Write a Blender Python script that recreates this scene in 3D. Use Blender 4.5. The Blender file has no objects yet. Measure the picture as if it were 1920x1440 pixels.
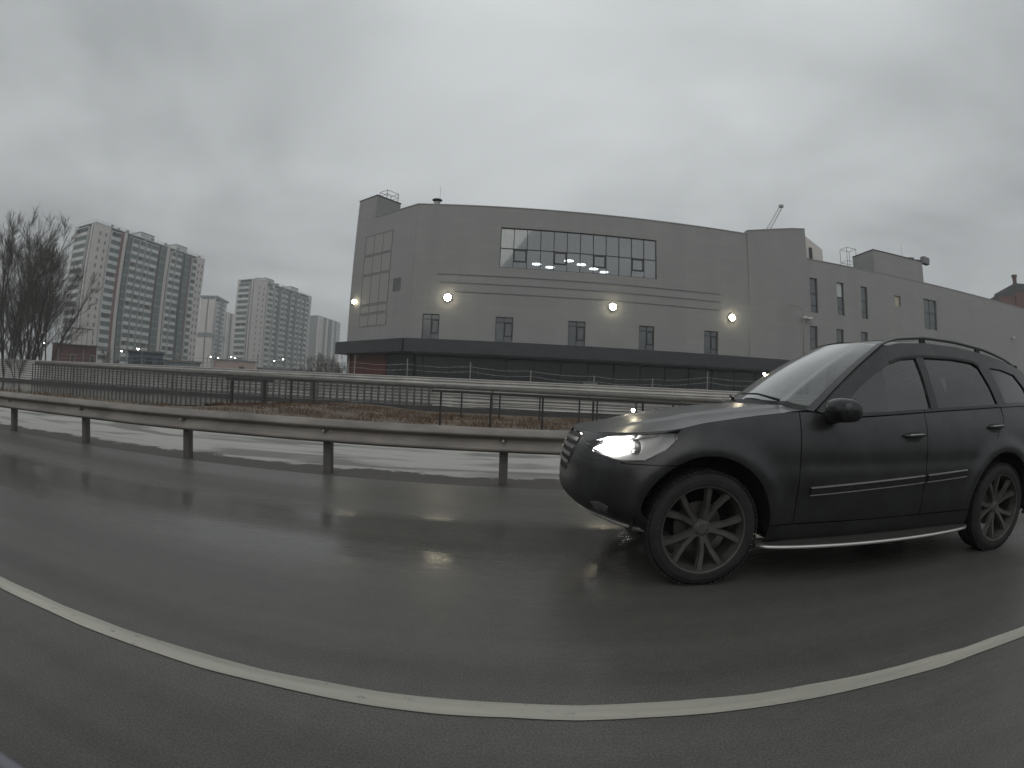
import bpy, bmesh, math, random
import numpy as np
from mathutils import Vector, Matrix
from mathutils.geometry import delaunay_2d_cdt
R = math.radians
PI = math.pi
rnd = random.Random(7)
S = bpy.context.scene
C = S.collection

# ------------------------------------------------------------------ camera
cd = bpy.data.cameras.new('camera')
cam = bpy.data.objects.new('camera', cd)
C.objects.link(cam)
S.camera = cam
yaw, pitch, roll = R(-1.4103), R(1.5081), R(2.4777)
Fv = Vector((math.sin(yaw)*math.cos(pitch), math.cos(yaw)*math.cos(pitch), math.sin(pitch)))
Rv = Vector((math.cos(yaw), -math.sin(yaw), 0))
Uv = Rv.cross(Fv)
R2 = Rv*math.cos(roll)+Uv*math.sin(roll)
U2 = Uv*math.cos(roll)-Rv*math.sin(roll)
M = Matrix((R2, U2, -Fv)).transposed().to_4x4()
M.translation = (0, 0, 1.165)
cam.matrix_world = M
cd.type = 'PANO'
cd.panorama_type = 'FISHEYE_LENS_POLYNOMIAL'       # the wide dash camera lens of the photograph
cd.sensor_fit = 'HORIZONTAL'
cd.sensor_width = 36.0
cd.sensor_height = 27.0
cd.fisheye_fov = R(180)
cd.fisheye_polynomial_k0 = 0.0
cd.fisheye_polynomial_k1 = -1920/36.0/984.55
cd.fisheye_polynomial_k2 = 0.0
cd.fisheye_polynomial_k3 = 0.0
cd.fisheye_polynomial_k4 = 0.0
cd.clip_start = 0.05
cd.clip_end = 6000

# ------------------------------------------------------------------ sky and light
SUN_EL, SUN_AZ = R(32), R(200)
W = bpy.data.worlds.new('World')
S.world = W
W.use_nodes = True
nt = W.node_tree
nt.nodes.clear()
def nd(t, typ, **k):
    n = t.nodes.new(typ)
    for a, b in k.items():
        setattr(n, a, b)
    return n
def lk(t, a, b):
    t.links.new(a, b)
out = nd(nt, 'ShaderNodeOutputWorld')
bg = nd(nt, 'ShaderNodeBackground')
bg.inputs['Strength'].default_value = 0.10
sky = nd(nt, 'ShaderNodeTexSky', sky_type='NISHITA', sun_disc=False, sun_elevation=SUN_EL, sun_rotation=SUN_AZ)
tc = nd(nt, 'ShaderNodeTexCoord')
sep = nd(nt, 'ShaderNodeSeparateXYZ')
lk(nt, tc.outputs['Generated'], sep.inputs[0])
zc = nd(nt, 'ShaderNodeMath', operation='MAXIMUM')
zc.inputs[1].default_value = 0.0
lk(nt, sep.outputs['Z'], zc.inputs[0])
za = nd(nt, 'ShaderNodeMath', operation='ADD')
za.inputs[1].default_value = 0.16
lk(nt, zc.outputs[0], za.inputs[0])
cxy = nd(nt, 'ShaderNodeVectorMath', operation='DIVIDE')
cmb = nd(nt, 'ShaderNodeCombineXYZ')
for i in range(3):
    lk(nt, za.outputs[0], cmb.inputs[i])
lk(nt, tc.outputs['Generated'], cxy.inputs[0])
lk(nt, cmb.outputs[0], cxy.inputs[1])
cn = nd(nt, 'ShaderNodeTexNoise')
cn.inputs['Scale'].default_value = 0.95
cn.inputs['Detail'].default_value = 4.0
cn.inputs['Roughness'].default_value = 0.5
cn.inputs['Distortion'].default_value = 0.35
lk(nt, cxy.outputs[0], cn.inputs['Vector'])
cr = nd(nt, 'ShaderNodeValToRGB')
cr.color_ramp.elements[0].position = 0.32
cr.color_ramp.elements[0].color = (3.75, 3.97, 4.05, 1)
cr.color_ramp.elements[1].position = 0.70
cr.color_ramp.elements[1].color = (6.5, 6.8, 6.9, 1)
lk(nt, cn.outputs['Fac'], cr.inputs[0])
zr = nd(nt, 'ShaderNodeMapRange')
zr.inputs['From Min'].default_value = 0.0
zr.inputs['From Max'].default_value = 0.75
zr.inputs['To Min'].default_value = 0.72
zr.inputs['To Max'].default_value = 1.1
lk(nt, zc.outputs[0], zr.inputs['Value'])
mg = nd(nt, 'ShaderNodeMix', data_type='RGBA', blend_type='MULTIPLY')
mg.inputs['Factor'].default_value = 1.0
lk(nt, cr.outputs[0], mg.inputs['A'])
lk(nt, zr.outputs[0], mg.inputs['B'])
hs = nd(nt, 'ShaderNodeHueSaturation')
hs.inputs['Saturation'].default_value = 0.25
lk(nt, sky.outputs[0], hs.inputs['Color'])
mx = nd(nt, 'ShaderNodeMix', data_type='RGBA')
mx.inputs['Factor'].default_value = 0.93
lk(nt, hs.outputs[0], mx.inputs['A'])
lk(nt, mg.outputs['Result'], mx.inputs['B'])
lk(nt, mx.outputs['Result'], bg.inputs['Color'])
lk(nt, bg.outputs[0], out.inputs[0])
sd = bpy.data.lights.new('sun', 'SUN')
sd.energy = 0.5
sd.angle = R(60)
sd.color = (1, 0.96, 0.9)
sun = bpy.data.objects.new('sun', sd)
C.objects.link(sun)
sv = Vector((math.sin(SUN_AZ)*math.cos(SUN_EL), math.cos(SUN_AZ)*math.cos(SUN_EL), math.sin(SUN_EL)))
sun.rotation_euler = sv.to_track_quat('Z', 'Y').to_euler()
sun.location = (0, -20, 60)
S.view_settings.view_transform = 'Standard'
S.view_settings.look = 'None'
S.view_settings.exposure = 0.09
S.view_settings.gamma = 1.0
S.view_settings.use_curve_mapping = False
S.cycles.max_bounces = 6
S.cycles.volume_bounces = 0
S.cycles.transparent_max_bounces = 12
S.cycles.caustics_reflective = False
S.cycles.caustics_refractive = False
S.cycles.sample_clamp_indirect = 4.0

# ------------------------------------------------------------------ materials
def setin(b, **k):
    for a, v in k.items():
        b.inputs[a.replace('_', ' ')].default_value = v
def mat(name, col, rough=0.7, metal=0.0, var=0.15, scale=3.0, bump=0.0, bscale=40.0, coat=0.0, stretch=(1, 1, 1), detail=4.0, ior=1.45, col2=None, emit=None, estr=0.0):
    m = bpy.data.materials.new(name)
    m.use_nodes = True
    t = m.node_tree
    b = t.nodes['Principled BSDF']
    b.inputs['Roughness'].default_value = rough
    b.inputs['Metallic'].default_value = metal
    b.inputs['IOR'].default_value = ior
    b.inputs['Coat Weight'].default_value = coat
    b.inputs['Coat Roughness'].default_value = 0.12
    co = nd(t, 'ShaderNodeTexCoord')
    mp = nd(t, 'ShaderNodeMapping')
    mp.inputs['Scale'].default_value = stretch
    lk(t, co.outputs['Object'], mp.inputs['Vector'])
    n = nd(t, 'ShaderNodeTexNoise')
    n.inputs['Scale'].default_value = scale
    n.inputs['Detail'].default_value = detail
    n.inputs['Roughness'].default_value = 0.6
    lk(t, mp.outputs[0], n.inputs['Vector'])
    r = nd(t, 'ShaderNodeValToRGB')
    r.color_ramp.elements[0].position = 0.3
    r.color_ramp.elements[1].position = 0.7
    lo = [c*(1-var) for c in col]
    hi = list(col2) if col2 else [min(1, c*(1+var)) for c in col]
    r.color_ramp.elements[0].color = (*lo, 1)
    r.color_ramp.elements[1].color = (*hi, 1)
    lk(t, n.outputs['Fac'], r.inputs[0])
    lk(t, r.outputs[0], b.inputs['Base Color'])
    if bump:
        n2 = nd(t, 'ShaderNodeTexNoise')
        n2.inputs['Scale'].default_value = bscale
        n2.inputs['Detail'].default_value = 3
        lk(t, mp.outputs[0], n2.inputs['Vector'])
        bp = nd(t, 'ShaderNodeBump')
        bp.inputs['Strength'].default_value = bump
        bp.inputs['Distance'].default_value = 0.02
        lk(t, n2.outputs['Fac'], bp.inputs['Height'])
        lk(t, bp.outputs[0], b.inputs['Normal'])
    if emit:
        b.inputs['Emission Color'].default_value = (*emit, 1)
        b.inputs['Emission Strength'].default_value = estr
    return m
def glassmat(name, tint, refl=1.0, rough=0.03):
    m = bpy.data.materials.new(name)
    m.use_nodes = True
    t = m.node_tree
    t.nodes.clear()
    o = nd(t, 'ShaderNodeOutputMaterial')
    tr = nd(t, 'ShaderNodeBsdfTransparent')
    tr.inputs['Color'].default_value = (*tint, 1)
    gl = nd(t, 'ShaderNodeBsdfGlossy')
    gl.inputs['Roughness'].default_value = rough
    fr = nd(t, 'ShaderNodeFresnel')
    fr.inputs['IOR'].default_value = 1.55
    ml = nd(t, 'ShaderNodeMath', operation='MULTIPLY')
    ml.inputs[1].default_value = refl
    ml.use_clamp = True
    lk(t, fr.outputs[0], ml.inputs[0])
    ms = nd(t, 'ShaderNodeMixShader')
    lk(t, ml.outputs[0], ms.inputs[0])
    lk(t, tr.outputs[0], ms.inputs[1])
    lk(t, gl.outputs[0], ms.inputs[2])
    lk(t, ms.outputs[0], o.inputs[0])
    return m
def emitmat(name, col, st):
    return mat(name, (0.8, 0.8, 0.8), 0.4, var=0.02, emit=col, estr=st)

MT = {}
MT['clad'] = None
MT['dark_clad'] = mat('dark_cladding', (0.035, 0.037, 0.042), 0.45, var=0.2, scale=1.2)
MT['brick'] = mat('red_brick', (0.10, 0.035, 0.028), 0.8, var=0.3, scale=5, bump=0.2)
MT['darkglass'] = mat('dark_glazing', (0.016, 0.018, 0.02), 0.12, var=0.3, scale=0.6)
MT['winglass'] = mat('window_glass', (0.06, 0.068, 0.075), 0.08, var=0.35, scale=0.5, ior=2.0)
MT['frame'] = mat('dark_window_frame', (0.03, 0.032, 0.035), 0.5)
MT['steel'] = mat('galvanised_steel', (0.30, 0.30, 0.29), 0.5, 0.6, var=0.2, scale=6)
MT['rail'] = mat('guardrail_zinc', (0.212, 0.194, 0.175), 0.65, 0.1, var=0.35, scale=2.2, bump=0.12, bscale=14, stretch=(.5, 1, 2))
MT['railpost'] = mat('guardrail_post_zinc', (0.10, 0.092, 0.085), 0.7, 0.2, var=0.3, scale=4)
MT['black'] = mat('black_paint', (0.018, 0.018, 0.019), 0.55, var=0.3)
MT['rubber'] = mat('tyre_rubber', (0.019, 0.019, 0.018), 0.85, var=0.35, scale=14, bump=0.1)
MT['picket'] = mat('picket_steel', (0.075, 0.075, 0.072), 0.6, var=0.3)
MT['pipe'] = mat('pipe_wrap', (0.13, 0.125, 0.115), 0.8, var=0.2, scale=1.5, bump=0.2, bscale=8)
MT['bark'] = mat('tree_bark', (0.07, 0.062, 0.057), 0.9, var=0.3, scale=9, bump=0.3)
MT['twig'] = mat('twig_bark', (0.12, 0.10, 0.088), 0.9, var=0.25, scale=5)
MT['drygrass'] = mat('dry_grass', (0.14, 0.085, 0.05), 0.9, var=0.4, scale=1.2, col2=(0.23, 0.17, 0.10))
MT['redgrass'] = mat('rusty_dry_stems', (0.085, 0.042, 0.03), 0.9, var=0.35, scale=1.2, col2=(0.15, 0.09, 0.05))
MT['white'] = mat('tower_white_panel', (0.62, 0.585, 0.56), 0.8, var=0.06, scale=.2)
MT['tgrey'] = mat('tower_grey_panel', (0.19, 0.195, 0.2), 0.8, var=0.1, scale=.3)
MT['tred'] = mat('tower_maroon_panel', (0.16, 0.055, 0.055), 0.8, var=0.12, scale=.3)
MT['tgreen'] = mat('tower_glazing', (0.06, 0.10, 0.09), 0.2, var=0.35, scale=.5)
MT['tslab'] = mat('tower_parapet', (0.55, 0.56, 0.55), 0.7, var=0.15, scale=.4)
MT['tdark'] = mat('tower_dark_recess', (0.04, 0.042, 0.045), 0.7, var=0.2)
MT['lampwhite'] = emitmat('lit_floodlight', (1.0, 0.88, 0.62), 65)
MT['ceil'] = emitmat('lit_ceiling_lamp', (1.0, 0.97, 0.90), 26)
MT['street'] = emitmat('lit_street_lamp', (1.0, 0.95, 0.85), 40)
MT['red_wall'] = mat('red_rendered_wall', (0.13, 0.06, 0.055), 0.85, var=0.2)
MT['pink'] = mat('pale_pink_render', (0.40, 0.31, 0.28), 0.85, var=0.1)
MT['blue'] = mat('blue_grey_cabin', (0.09, 0.11, 0.15), 0.6, var=0.15)
MT['kerb'] = mat('dark_wet_concrete', (0.035, 0.032, 0.031), 0.7, var=0.4, scale=2, bump=0.3)
MT['boardwhite'] = mat('billboard_sheet', (0.6, 0.57, 0.56), 0.7, var=0.05)

# cladding with faint panel joints (facade coordinates: x along, z up)
def clad():
    m = mat('grey_cladding', (0.283, 0.283, 0.277), 0.6, var=0.05, scale=.35, stretch=(1.6, 1, .18))
    t = m.node_tree
    b = t.nodes['Principled BSDF']
    co = nd(t, 'ShaderNodeTexCoord')
    sp = nd(t, 'ShaderNodeSeparateXYZ')
    lk(t, co.outputs['Object'], sp.inputs[0])
    cb = nd(t, 'ShaderNodeCombineXYZ')
    lk(t, sp.outputs['X'], cb.inputs[0])
    lk(t, sp.outputs['Z'], cb.inputs[1])
    br = nd(t, 'ShaderNodeTexBrick')
    br.offset = 0.5
    br.inputs['Scale'].default_value = 1.0
    br.inputs['Brick Width'].default_value = 2.4
    br.inputs['Row Height'].default_value = 0.6
    br.inputs['Mortar Size'].default_value = 0.012
    br.inputs['Color1'].default_value = (0.97, 0.97, 0.97, 1)
    br.inputs['Color2'].default_value = (1.03, 1.03, 1.03, 1)
    br.inputs['Mortar'].default_value = (0.82, 0.82, 0.82, 1)
    lk(t, cb.outputs[0], br.inputs['Vector'])
    src = b.inputs['Base Color'].links[0].from_socket
    mm = nd(t, 'ShaderNodeMix', data_type='RGBA', blend_type='MULTIPLY')
    mm.inputs['Factor'].default_value = 1.0
    lk(t, src, mm.inputs['A'])
    lk(t, br.outputs['Color'], mm.inputs['B'])
    lk(t, mm.outputs['Result'], b.inputs['Base Color'])
    return m
MT['clad'] = clad()

def fencemat():
    return mat('white_corrugated_sheet', (0.50, 0.485, 0.46), 0.6, var=0.18, scale=.8, bump=0.05)
MT['fence'] = fencemat()

# ------------------------------------------------------------------ mesh helpers
class MB:
    def __init__(s):
        s.v, s.f, s.mi = [], [], []
    def add(s, vs, fs, mi=0):
        o = len(s.v)
        s.v += [tuple(p) for p in vs]
        s.f += [tuple(i+o for i in f) for f in fs]
        s.mi += [mi]*len(fs)
    def box(s, x0, y0, z0, x1, y1, z1, mi=0):
        s.add([(x0, y0, z0), (x1, y0, z0), (x1, y1, z0), (x0, y1, z0), (x0, y0, z1), (x1, y0, z1), (x1, y1, z1), (x0, y1, z1)],
              [(0, 3, 2, 1), (4, 5, 6, 7), (0, 1, 5, 4), (1, 2, 6, 5), (2, 3, 7, 6), (3, 0, 4, 7)], mi)
        return s
    def obox(s, c, ax, ay, az, mi=0):           # centre and half-axes
        c, ax, ay, az = map(Vector, (c, ax, ay, az))
        P = [c+sx*ax+sy*ay+sz*az for sz in (-1, 1) for sx, sy in ((-1, -1), (1, -1), (1, 1), (-1, 1))]
        s.add(P, [(0, 3, 2, 1), (4, 5, 6, 7), (0, 1, 5, 4), (1, 2, 6, 5), (2, 3, 7, 6), (3, 0, 4, 7)], mi)
        return s
    def tube(s, pts, rad, n=8, caps=True, mi=0):
        pts = [Vector(p) for p in pts]
        rads = rad if isinstance(rad, (list, tuple)) else [rad]*len(pts)
        rings = []
        prev = None
        for i, p in enumerate(pts):
            d = (pts[min(i+1, len(pts)-1)]-pts[max(i-1, 0)])
            if d.length < 1e-9:
                d = Vector((0, 0, 1))
            d.normalize()
            a = prev - d*prev.dot(d) if prev else None
            if a is None or a.length < 1e-4:
                a = d.orthogonal()
            a.normalize()
            prev = a
            b = d.cross(a)
            rings.append([p+(a*math.cos(2*PI*k/n)+b*math.sin(2*PI*k/n))*rads[i] for k in range(n)])
        vs = [v for r in rings for v in r]
        fs = []
        for i in range(len(pts)-1):
            for k in range(n):
                k2 = (k+1) % n
                fs.append((i*n+k, i*n+k2, (i+1)*n+k2, (i+1)*n+k))
        if caps:
            fs.append(tuple(range(n-1, -1, -1)))
            fs.append(tuple((len(pts)-1)*n+k for k in range(n)))
        s.add(vs, fs, mi)
        return s
    def lathe(s, prof, axis='z', n=32, c=(0, 0, 0), mi=0):     # prof: (radius, height); closed loops are up to the caller
        vs = []
        for r, h in prof:
            for k in range(n):
                a = 2*PI*k/n
                p = (r*math.cos(a), r*math.sin(a), h) if axis == 'z' else (r*math.cos(a), h, r*math.sin(a))
                vs.append((p[0]+c[0], p[1]+c[1], p[2]+c[2]))
        fs = []
        for i in range(len(prof)-1):
            for k in range(n):
                k2 = (k+1) % n
                fs.append((i*n+k, i*n+k2, (i+1)*n+k2, (i+1)*n+k))
        s.add(vs, fs, mi)
        return s
    def prism(s, poly, z0, z1, mi=0):
        n = len(poly)
        s.add([(x, y, z0) for x, y in poly]+[(x, y, z1) for x, y in poly],
              [tuple(range(n-1, -1, -1)), tuple(range(n, 2*n))]+[(i, (i+1) % n, n+(i+1) % n, n+i) for i in range(n)], mi)
        return s
    def wall(s, u0, u1, z0, z1, opens, y=0.0, depth=0.2, mi=0):  # wall in the local xz plane, facing -y, with real openings and reveals
        us = sorted({u0, u1, *[a for o in opens for a in (o[0], o[1])]})
        zs = sorted({z0, z1, *[a for o in opens for a in (o[2], o[3])]})
        for i in range(len(us)-1):
            for j in range(len(zs)-1):
                cu, cz = (us[i]+us[i+1])/2, (zs[j]+zs[j+1])/2
                if any(o[0] < cu < o[1] and o[2] < cz < o[3] for o in opens):
                    continue
                s.add([(us[i], y, zs[j]), (us[i+1], y, zs[j]), (us[i+1], y, zs[j+1]), (us[i], y, zs[j+1])], [(0, 1, 2, 3)], mi)
        for a, b, c, d in opens:
            P = [(a, y, c), (b, y, c), (b, y, d), (a, y, d)]
            Q = [(p[0], y+depth, p[2]) for p in P]
            s.add(P+Q, [(0, 4, 5, 1), (1, 5, 6, 2), (2, 6, 7, 3), (3, 7, 4, 0)], mi)
        return s
    def build(s, name, m, parent=None, smooth=False, bevel=0.0, fix=True):
        me = bpy.data.meshes.new(name)
        me.from_pydata(s.v, [], s.f)
        ms = m if isinstance(m, (list, tuple)) else [m]
        for x in ms:
            me.materials.append(x)
        me.polygons.foreach_set('material_index', s.mi)
        if fix:
            bm = bmesh.new()
            bm.from_mesh(me)
            bmesh.ops.recalc_face_normals(bm, faces=bm.faces)
            bm.to_mesh(me)
            bm.free()
        if smooth:
            me.polygons.foreach_set('use_smooth', [True]*len(me.polygons))
        me.update()
        o = bpy.data.objects.new(name, me)
        C.objects.link(o)
        if parent:
            o.parent = parent
        if bevel:
            bv = o.modifiers.new('bevel', 'BEVEL')
            bv.width = bevel
            bv.segments = 2
            bv.limit_method = 'ANGLE'
        return o
def tag(o, label=None, cat=None, group=None, kind=None):
    if label: o['label'] = label
    if cat: o['category'] = cat
    if group: o['group'] = group
    if kind: o['kind'] = kind
    return o
def thing(name, label, cat, loc=(0, 0, 0), rz=0.0, group=None):
    o = bpy.data.objects.new(name, None)
    o.empty_display_size = 0.3
    C.objects.link(o)
    o.location = loc
    o.rotation_euler = (0, 0, rz)
    return tag(o, label, cat, group)
def children(o):
    return [c for c in bpy.data.objects if c.parent == o]
def copy_tree(o, parent=None):
    c = o.copy()
    C.objects.link(c)
    c.parent = parent
    for ch in children(o):
        copy_tree(ch, c)
    return c

# ------------------------------------------------------------------ ground, road, marking
def sstep(a, b, x):
    t = min(1, max(0, (x-a)/(b-a)))
    return t*t*(3-2*t)
def gz(x, y):
    z = -0.09 if y < 6.5 else -0.012+0.12*sstep(9, 22, y)
    if y > 8:
        z += 0.02*math.sin(x*.7+y*.9)*sstep(8, 14, y)
    if y < 33:
        z += .26*sstep(-5, -10, x)*sstep(9, 15, y)-.20*sstep(-11.4, -13.2, x)*sstep(15.6, 17.0, y)
    return z
def ground():
    xs = sorted({*np.arange(-60, 40.1, 1.0).tolist(), *np.arange(-900, -60, 60).tolist(), *np.arange(60, 901, 60).tolist()})
    ys = sorted({-900, -500, -200, -60, -14, 0, 6, 6.6, 6.9, *np.arange(7.5, 34, .75).tolist(), 40, 60, 100, 180, 300, 500, 900})
    mb = MB()
    nx = len(xs)
    vs = [(x, y, gz(x, y)) for y in ys for x in xs]
    fs = [(j*nx+i, j*nx+i+1, (j+1)*nx+i+1, (j+1)*nx+i) for j in range(len(ys)-1) for i in range(nx-1)]
    mb.add(vs, fs)
    m = bpy.data.materials.new('verge_ground')
    m.use_nodes = True
    t = m.node_tree
    b = t.nodes['Principled BSDF']
    b.inputs['Roughness'].default_value = 0.75
    co = nd(t, 'ShaderNodeTexCoord')
    sp = nd(t, 'ShaderNodeSeparateXYZ')
    lk(t, co.outputs['Object'], sp.inputs[0])
    n1 = nd(t, 'ShaderNodeTexNoise')
    n1.inputs['Scale'].default_value = 1.6
    n1.inputs['Detail'].default_value = 7
    n1.inputs['Roughness'].default_value = 0.65
    lk(t, co.outputs['Object'], n1.inputs['Vector'])
    off = nd(t, 'ShaderNodeMath', operation='MULTIPLY_ADD')
    off.inputs[1].default_value = 1.5
    lk(t, n1.outputs['Fac'], off.inputs[0])
    lk(t, sp.outputs['Y'], off.inputs[2])            # y + 1.5*noise
    def ramp(src, a, b_):
        mr = nd(t, 'ShaderNodeMapRange')
        mr.inputs['From Min'].default_value = a
        mr.inputs['From Max'].default_value = b_
        lk(t, src, mr.inputs['Value'])
        return mr.outputs[0]
    def mixc(f, a, b_):
        mm = nd(t, 'ShaderNodeMix', data_type='RGBA')
        lk(t, f, mm.inputs['Factor'])
        for s_, k in ((a, 'A'), (b_, 'B')):
            if isinstance(s_, tuple):
                mm.inputs[k].default_value = (*s_, 1)
            else:
                lk(t, s_, mm.inputs[k])
        return mm.outputs['Result']
    # snow with thawed wet patches
    mp = nd(t, 'ShaderNodeMapping')
    mp.inputs['Scale'].default_value = (0.35, 1.3, 1)
    lk(t, co.outputs['Object'], mp.inputs['Vector'])
    n2 = nd(t, 'ShaderNodeTexNoise')
    n2.inputs['Scale'].default_value = 0.9
    n2.inputs['Detail'].default_value = 4
    n2.inputs['Distortion'].default_value = 0.6
    lk(t, mp.outputs[0], n2.inputs['Vector'])
    snow = mixc(ramp(n2.outputs['Fac'], .49, .60), (0.39, 0.378, 0.355), (0.18, 0.176, 0.165))
    n3 = nd(t, 'ShaderNodeTexNoise')
    n3.inputs['Scale'].default_value = 22
    n3.inputs['Detail'].default_value = 5
    lk(t, co.outputs['Object'], n3.inputs['Vector'])
    dirt = mixc(n3.outputs['Fac'], (0.035, 0.031, 0.028), (0.10, 0.09, 0.08))
    n4 = nd(t, 'ShaderNodeTexNoise')
    n4.inputs['Scale'].default_value = .55
    n4.inputs['Detail'].default_value = 6
    lk(t, co.outputs['Object'], n4.inputs['Vector'])
    brown = mixc(ramp(n4.outputs['Fac'], .35, .65), (0.075, 0.05, 0.035), (0.14, 0.11, 0.075))
    c1 = mixc(ramp(off.outputs[0], 8.28, 8.42), dirt, snow)
    c2 = mixc(ramp(off.outputs[0], 12.2, 13.6), c1, brown)
    lk(t, c2, b.inputs['Base Color'])
    bp = nd(t, 'ShaderNodeBump')
    bp.inputs['Strength'].default_value = 0.5
    bp.inputs['Distance'].default_value = 0.03
    lk(t, n3.outputs['Fac'], bp.inputs['Height'])
    lk(t, bp.outputs[0], b.inputs['Normal'])
    return tag(mb.build('ground', m, fix=False), kind='structure')
ground()

def roadmat():
    m = bpy.data.materials.new('wet_asphalt')
    m.use_nodes = True
    t = m.node_tree
    b = t.nodes['Principled BSDF']
    b.inputs['IOR'].default_value = 1.36
    co = nd(t, 'ShaderNodeTexCoord')
    mp = nd(t, 'ShaderNodeMapping')
    mp.inputs['Scale'].default_value = (0.12, 1.0, 1.0)
    lk(t, co.outputs['Object'], mp.inputs['Vector'])
    nf = nd(t, 'ShaderNodeTexNoise')
    nf.inputs['Scale'].default_value = 110
    nf.inputs['Detail'].default_value = 3
    lk(t, co.outputs['Object'], nf.inputs['Vector'])
    nb = nd(t, 'ShaderNodeTexNoise')
    nb.inputs['Scale'].default_value = 1.1
    nb.inputs['Detail'].default_value = 5
    lk(t, mp.outputs[0], nb.inputs['Vector'])
    r1 = nd(t, 'ShaderNodeValToRGB')
    r1.color_ramp.elements[0].position = .3
    r1.color_ramp.elements[0].color = (0.060, 0.0575, 0.052, 1)
    r1.color_ramp.elements[1].position = .72
    r1.color_ramp.elements[1].color = (0.132, 0.127, 0.115, 1)
    lk(t, nf.outputs['Fac'], r1.inputs[0])
    r2 = nd(t, 'ShaderNodeMapRange')
    r2.inputs['From Min'].default_value = .3
    r2.inputs['From Max'].default_value = .7
    r2.inputs['To Min'].default_value = .8
    r2.inputs['To Max'].default_value = 1.15
    lk(t, nb.outputs['Fac'], r2.inputs['Value'])
    mm = nd(t, 'ShaderNodeMix', data_type='RGBA', blend_type='MULTIPLY')
    mm.inputs['Factor'].default_value = 1
    lk(t, r1.outputs[0], mm.inputs['A'])
    lk(t, r2.outputs[0], mm.inputs['B'])
    mp3 = nd(t, 'ShaderNodeMapping')
    mp3.inputs['Scale'].default_value = (0.03, 2.6, 1.0)
    lk(t, co.outputs['Object'], mp3.inputs['Vector'])
    ns = nd(t, 'ShaderNodeTexNoise')
    ns.inputs['Scale'].default_value = 1.6
    ns.inputs['Detail'].default_value = 6
    lk(t, mp3.outputs[0], ns.inputs['Vector'])
    n5 = nd(t, 'ShaderNodeTexNoise')
    n5.inputs['Scale'].default_value = 7.0
    n5.inputs['Detail'].default_value = 8
    n5.inputs['Roughness'].default_value = .7
    lk(t, co.outputs['Object'], n5.inputs['Vector'])
    s1 = nd(t, 'ShaderNodeMath', operation='ADD')
    lk(t, ns.outputs['Fac'], s1.inputs[0])
    lk(t, n5.outputs['Fac'], s1.inputs[1])
    r5 = nd(t, 'ShaderNodeMapRange')
    r5.inputs['From Min'].default_value = .7
    r5.inputs['From Max'].default_value = 1.3
    r5.inputs['To Min'].default_value = .85
    r5.inputs['To Max'].default_value = 1.15
    lk(t, s1.outputs[0], r5.inputs['Value'])
    m2 = nd(t, 'ShaderNodeMix', data_type='RGBA', blend_type='MULTIPLY')
    m2.inputs['Factor'].default_value = 1
    lk(t, mm.outputs['Result'], m2.inputs['A'])
    lk(t, r5.outputs[0], m2.inputs['B'])
    lk(t, m2.outputs['Result'], b.inputs['Base Color'])
    # water film: smoother in the middle of the far lane, rougher near the marking
    sp = nd(t, 'ShaderNodeSeparateXYZ')
    lk(t, co.outputs['Object'], sp.inputs[0])
    tr = nd(t, 'ShaderNodeMapRange')                # y 0..8 m into the ramp
    tr.inputs['From Max'].default_value = 8.0
    lk(t, sp.outputs['Y'], tr.inputs['Value'])
    rp = nd(t, 'ShaderNodeValToRGB')
    el = rp.color_ramp.elements
    el[0].position, el[0].color = .20, (.38, .38, .38, 1)
    el[1].position, el[1].color = .92, (.42, .42, .42, 1)
    rp.color_ramp.interpolation = 'EASE'
    for pos, v in ((.38, .32), (.47, .085), (.57, .09), (.69, .36)):
        e = el.new(pos)
        e.color = (v, v, v, 1)
    lk(t, tr.outputs[0], rp.inputs[0])
    r3 = nd(t, 'ShaderNodeMapRange')
    r3.inputs['From Min'].default_value = .3
    r3.inputs['From Max'].default_value = .7
    r3.inputs['To Min'].default_value = .06
    r3.inputs['To Max'].default_value = -.02
    lk(t, nb.outputs['Fac'], r3.inputs['Value'])
    ad = nd(t, 'ShaderNodeMath', operation='ADD')
    lk(t, rp.outputs[0], ad.inputs[0])
    lk(t, r3.outputs[0], ad.inputs[1])
    lk(t, ad.outputs[0], b.inputs['Roughness'])
    bp = nd(t, 'ShaderNodeBump')
    bp.inputs['Strength'].default_value = 0.12
    bp.inputs['Distance'].default_value = 0.006
    lk(t, nf.outputs['Fac'], bp.inputs['Height'])
    mp4 = nd(t, 'ShaderNodeMapping')
    mp4.inputs['Scale'].default_value = (0.5, 1.6, 1.0)
    lk(t, co.outputs['Object'], mp4.inputs['Vector'])
    n6 = nd(t, 'ShaderNodeTexNoise')
    n6.inputs['Scale'].default_value = 13.0
    n6.inputs['Detail'].default_value = 3
    lk(t, mp4.outputs[0], n6.inputs['Vector'])
    b2 = nd(t, 'ShaderNodeBump')
    b2.inputs['Strength'].default_value = 0.22
    b2.inputs['Distance'].default_value = 0.010
    lk(t, n6.outputs['Fac'], b2.inputs['Height'])
    lk(t, bp.outputs[0], b2.inputs['Normal'])
    lk(t, b2.outputs[0], b.inputs['Normal'])
    return m
mb = MB()
xs = [-400, -150, -60, -20, 0, 20, 60, 150, 400]
ysr = [-14, -5, 0]+np.arange(1.5, 6.71, .1).tolist()+[6.72]
def rut(y):
    return -.040*math.exp(-((y-4.85)/.62)**2)  # rut shaped to draw the lamp reflection nearer on the wet asphalt
mb.add([(x, y, rut(y)) for y in ysr for x in xs], [(j*9+i, j*9+i+1, (j+1)*9+i+1, (j+1)*9+i) for j in range(len(ysr)-1) for i in range(8)])
tag(mb.build('road', roadmat(), smooth=True, fix=False), kind='structure')

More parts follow.
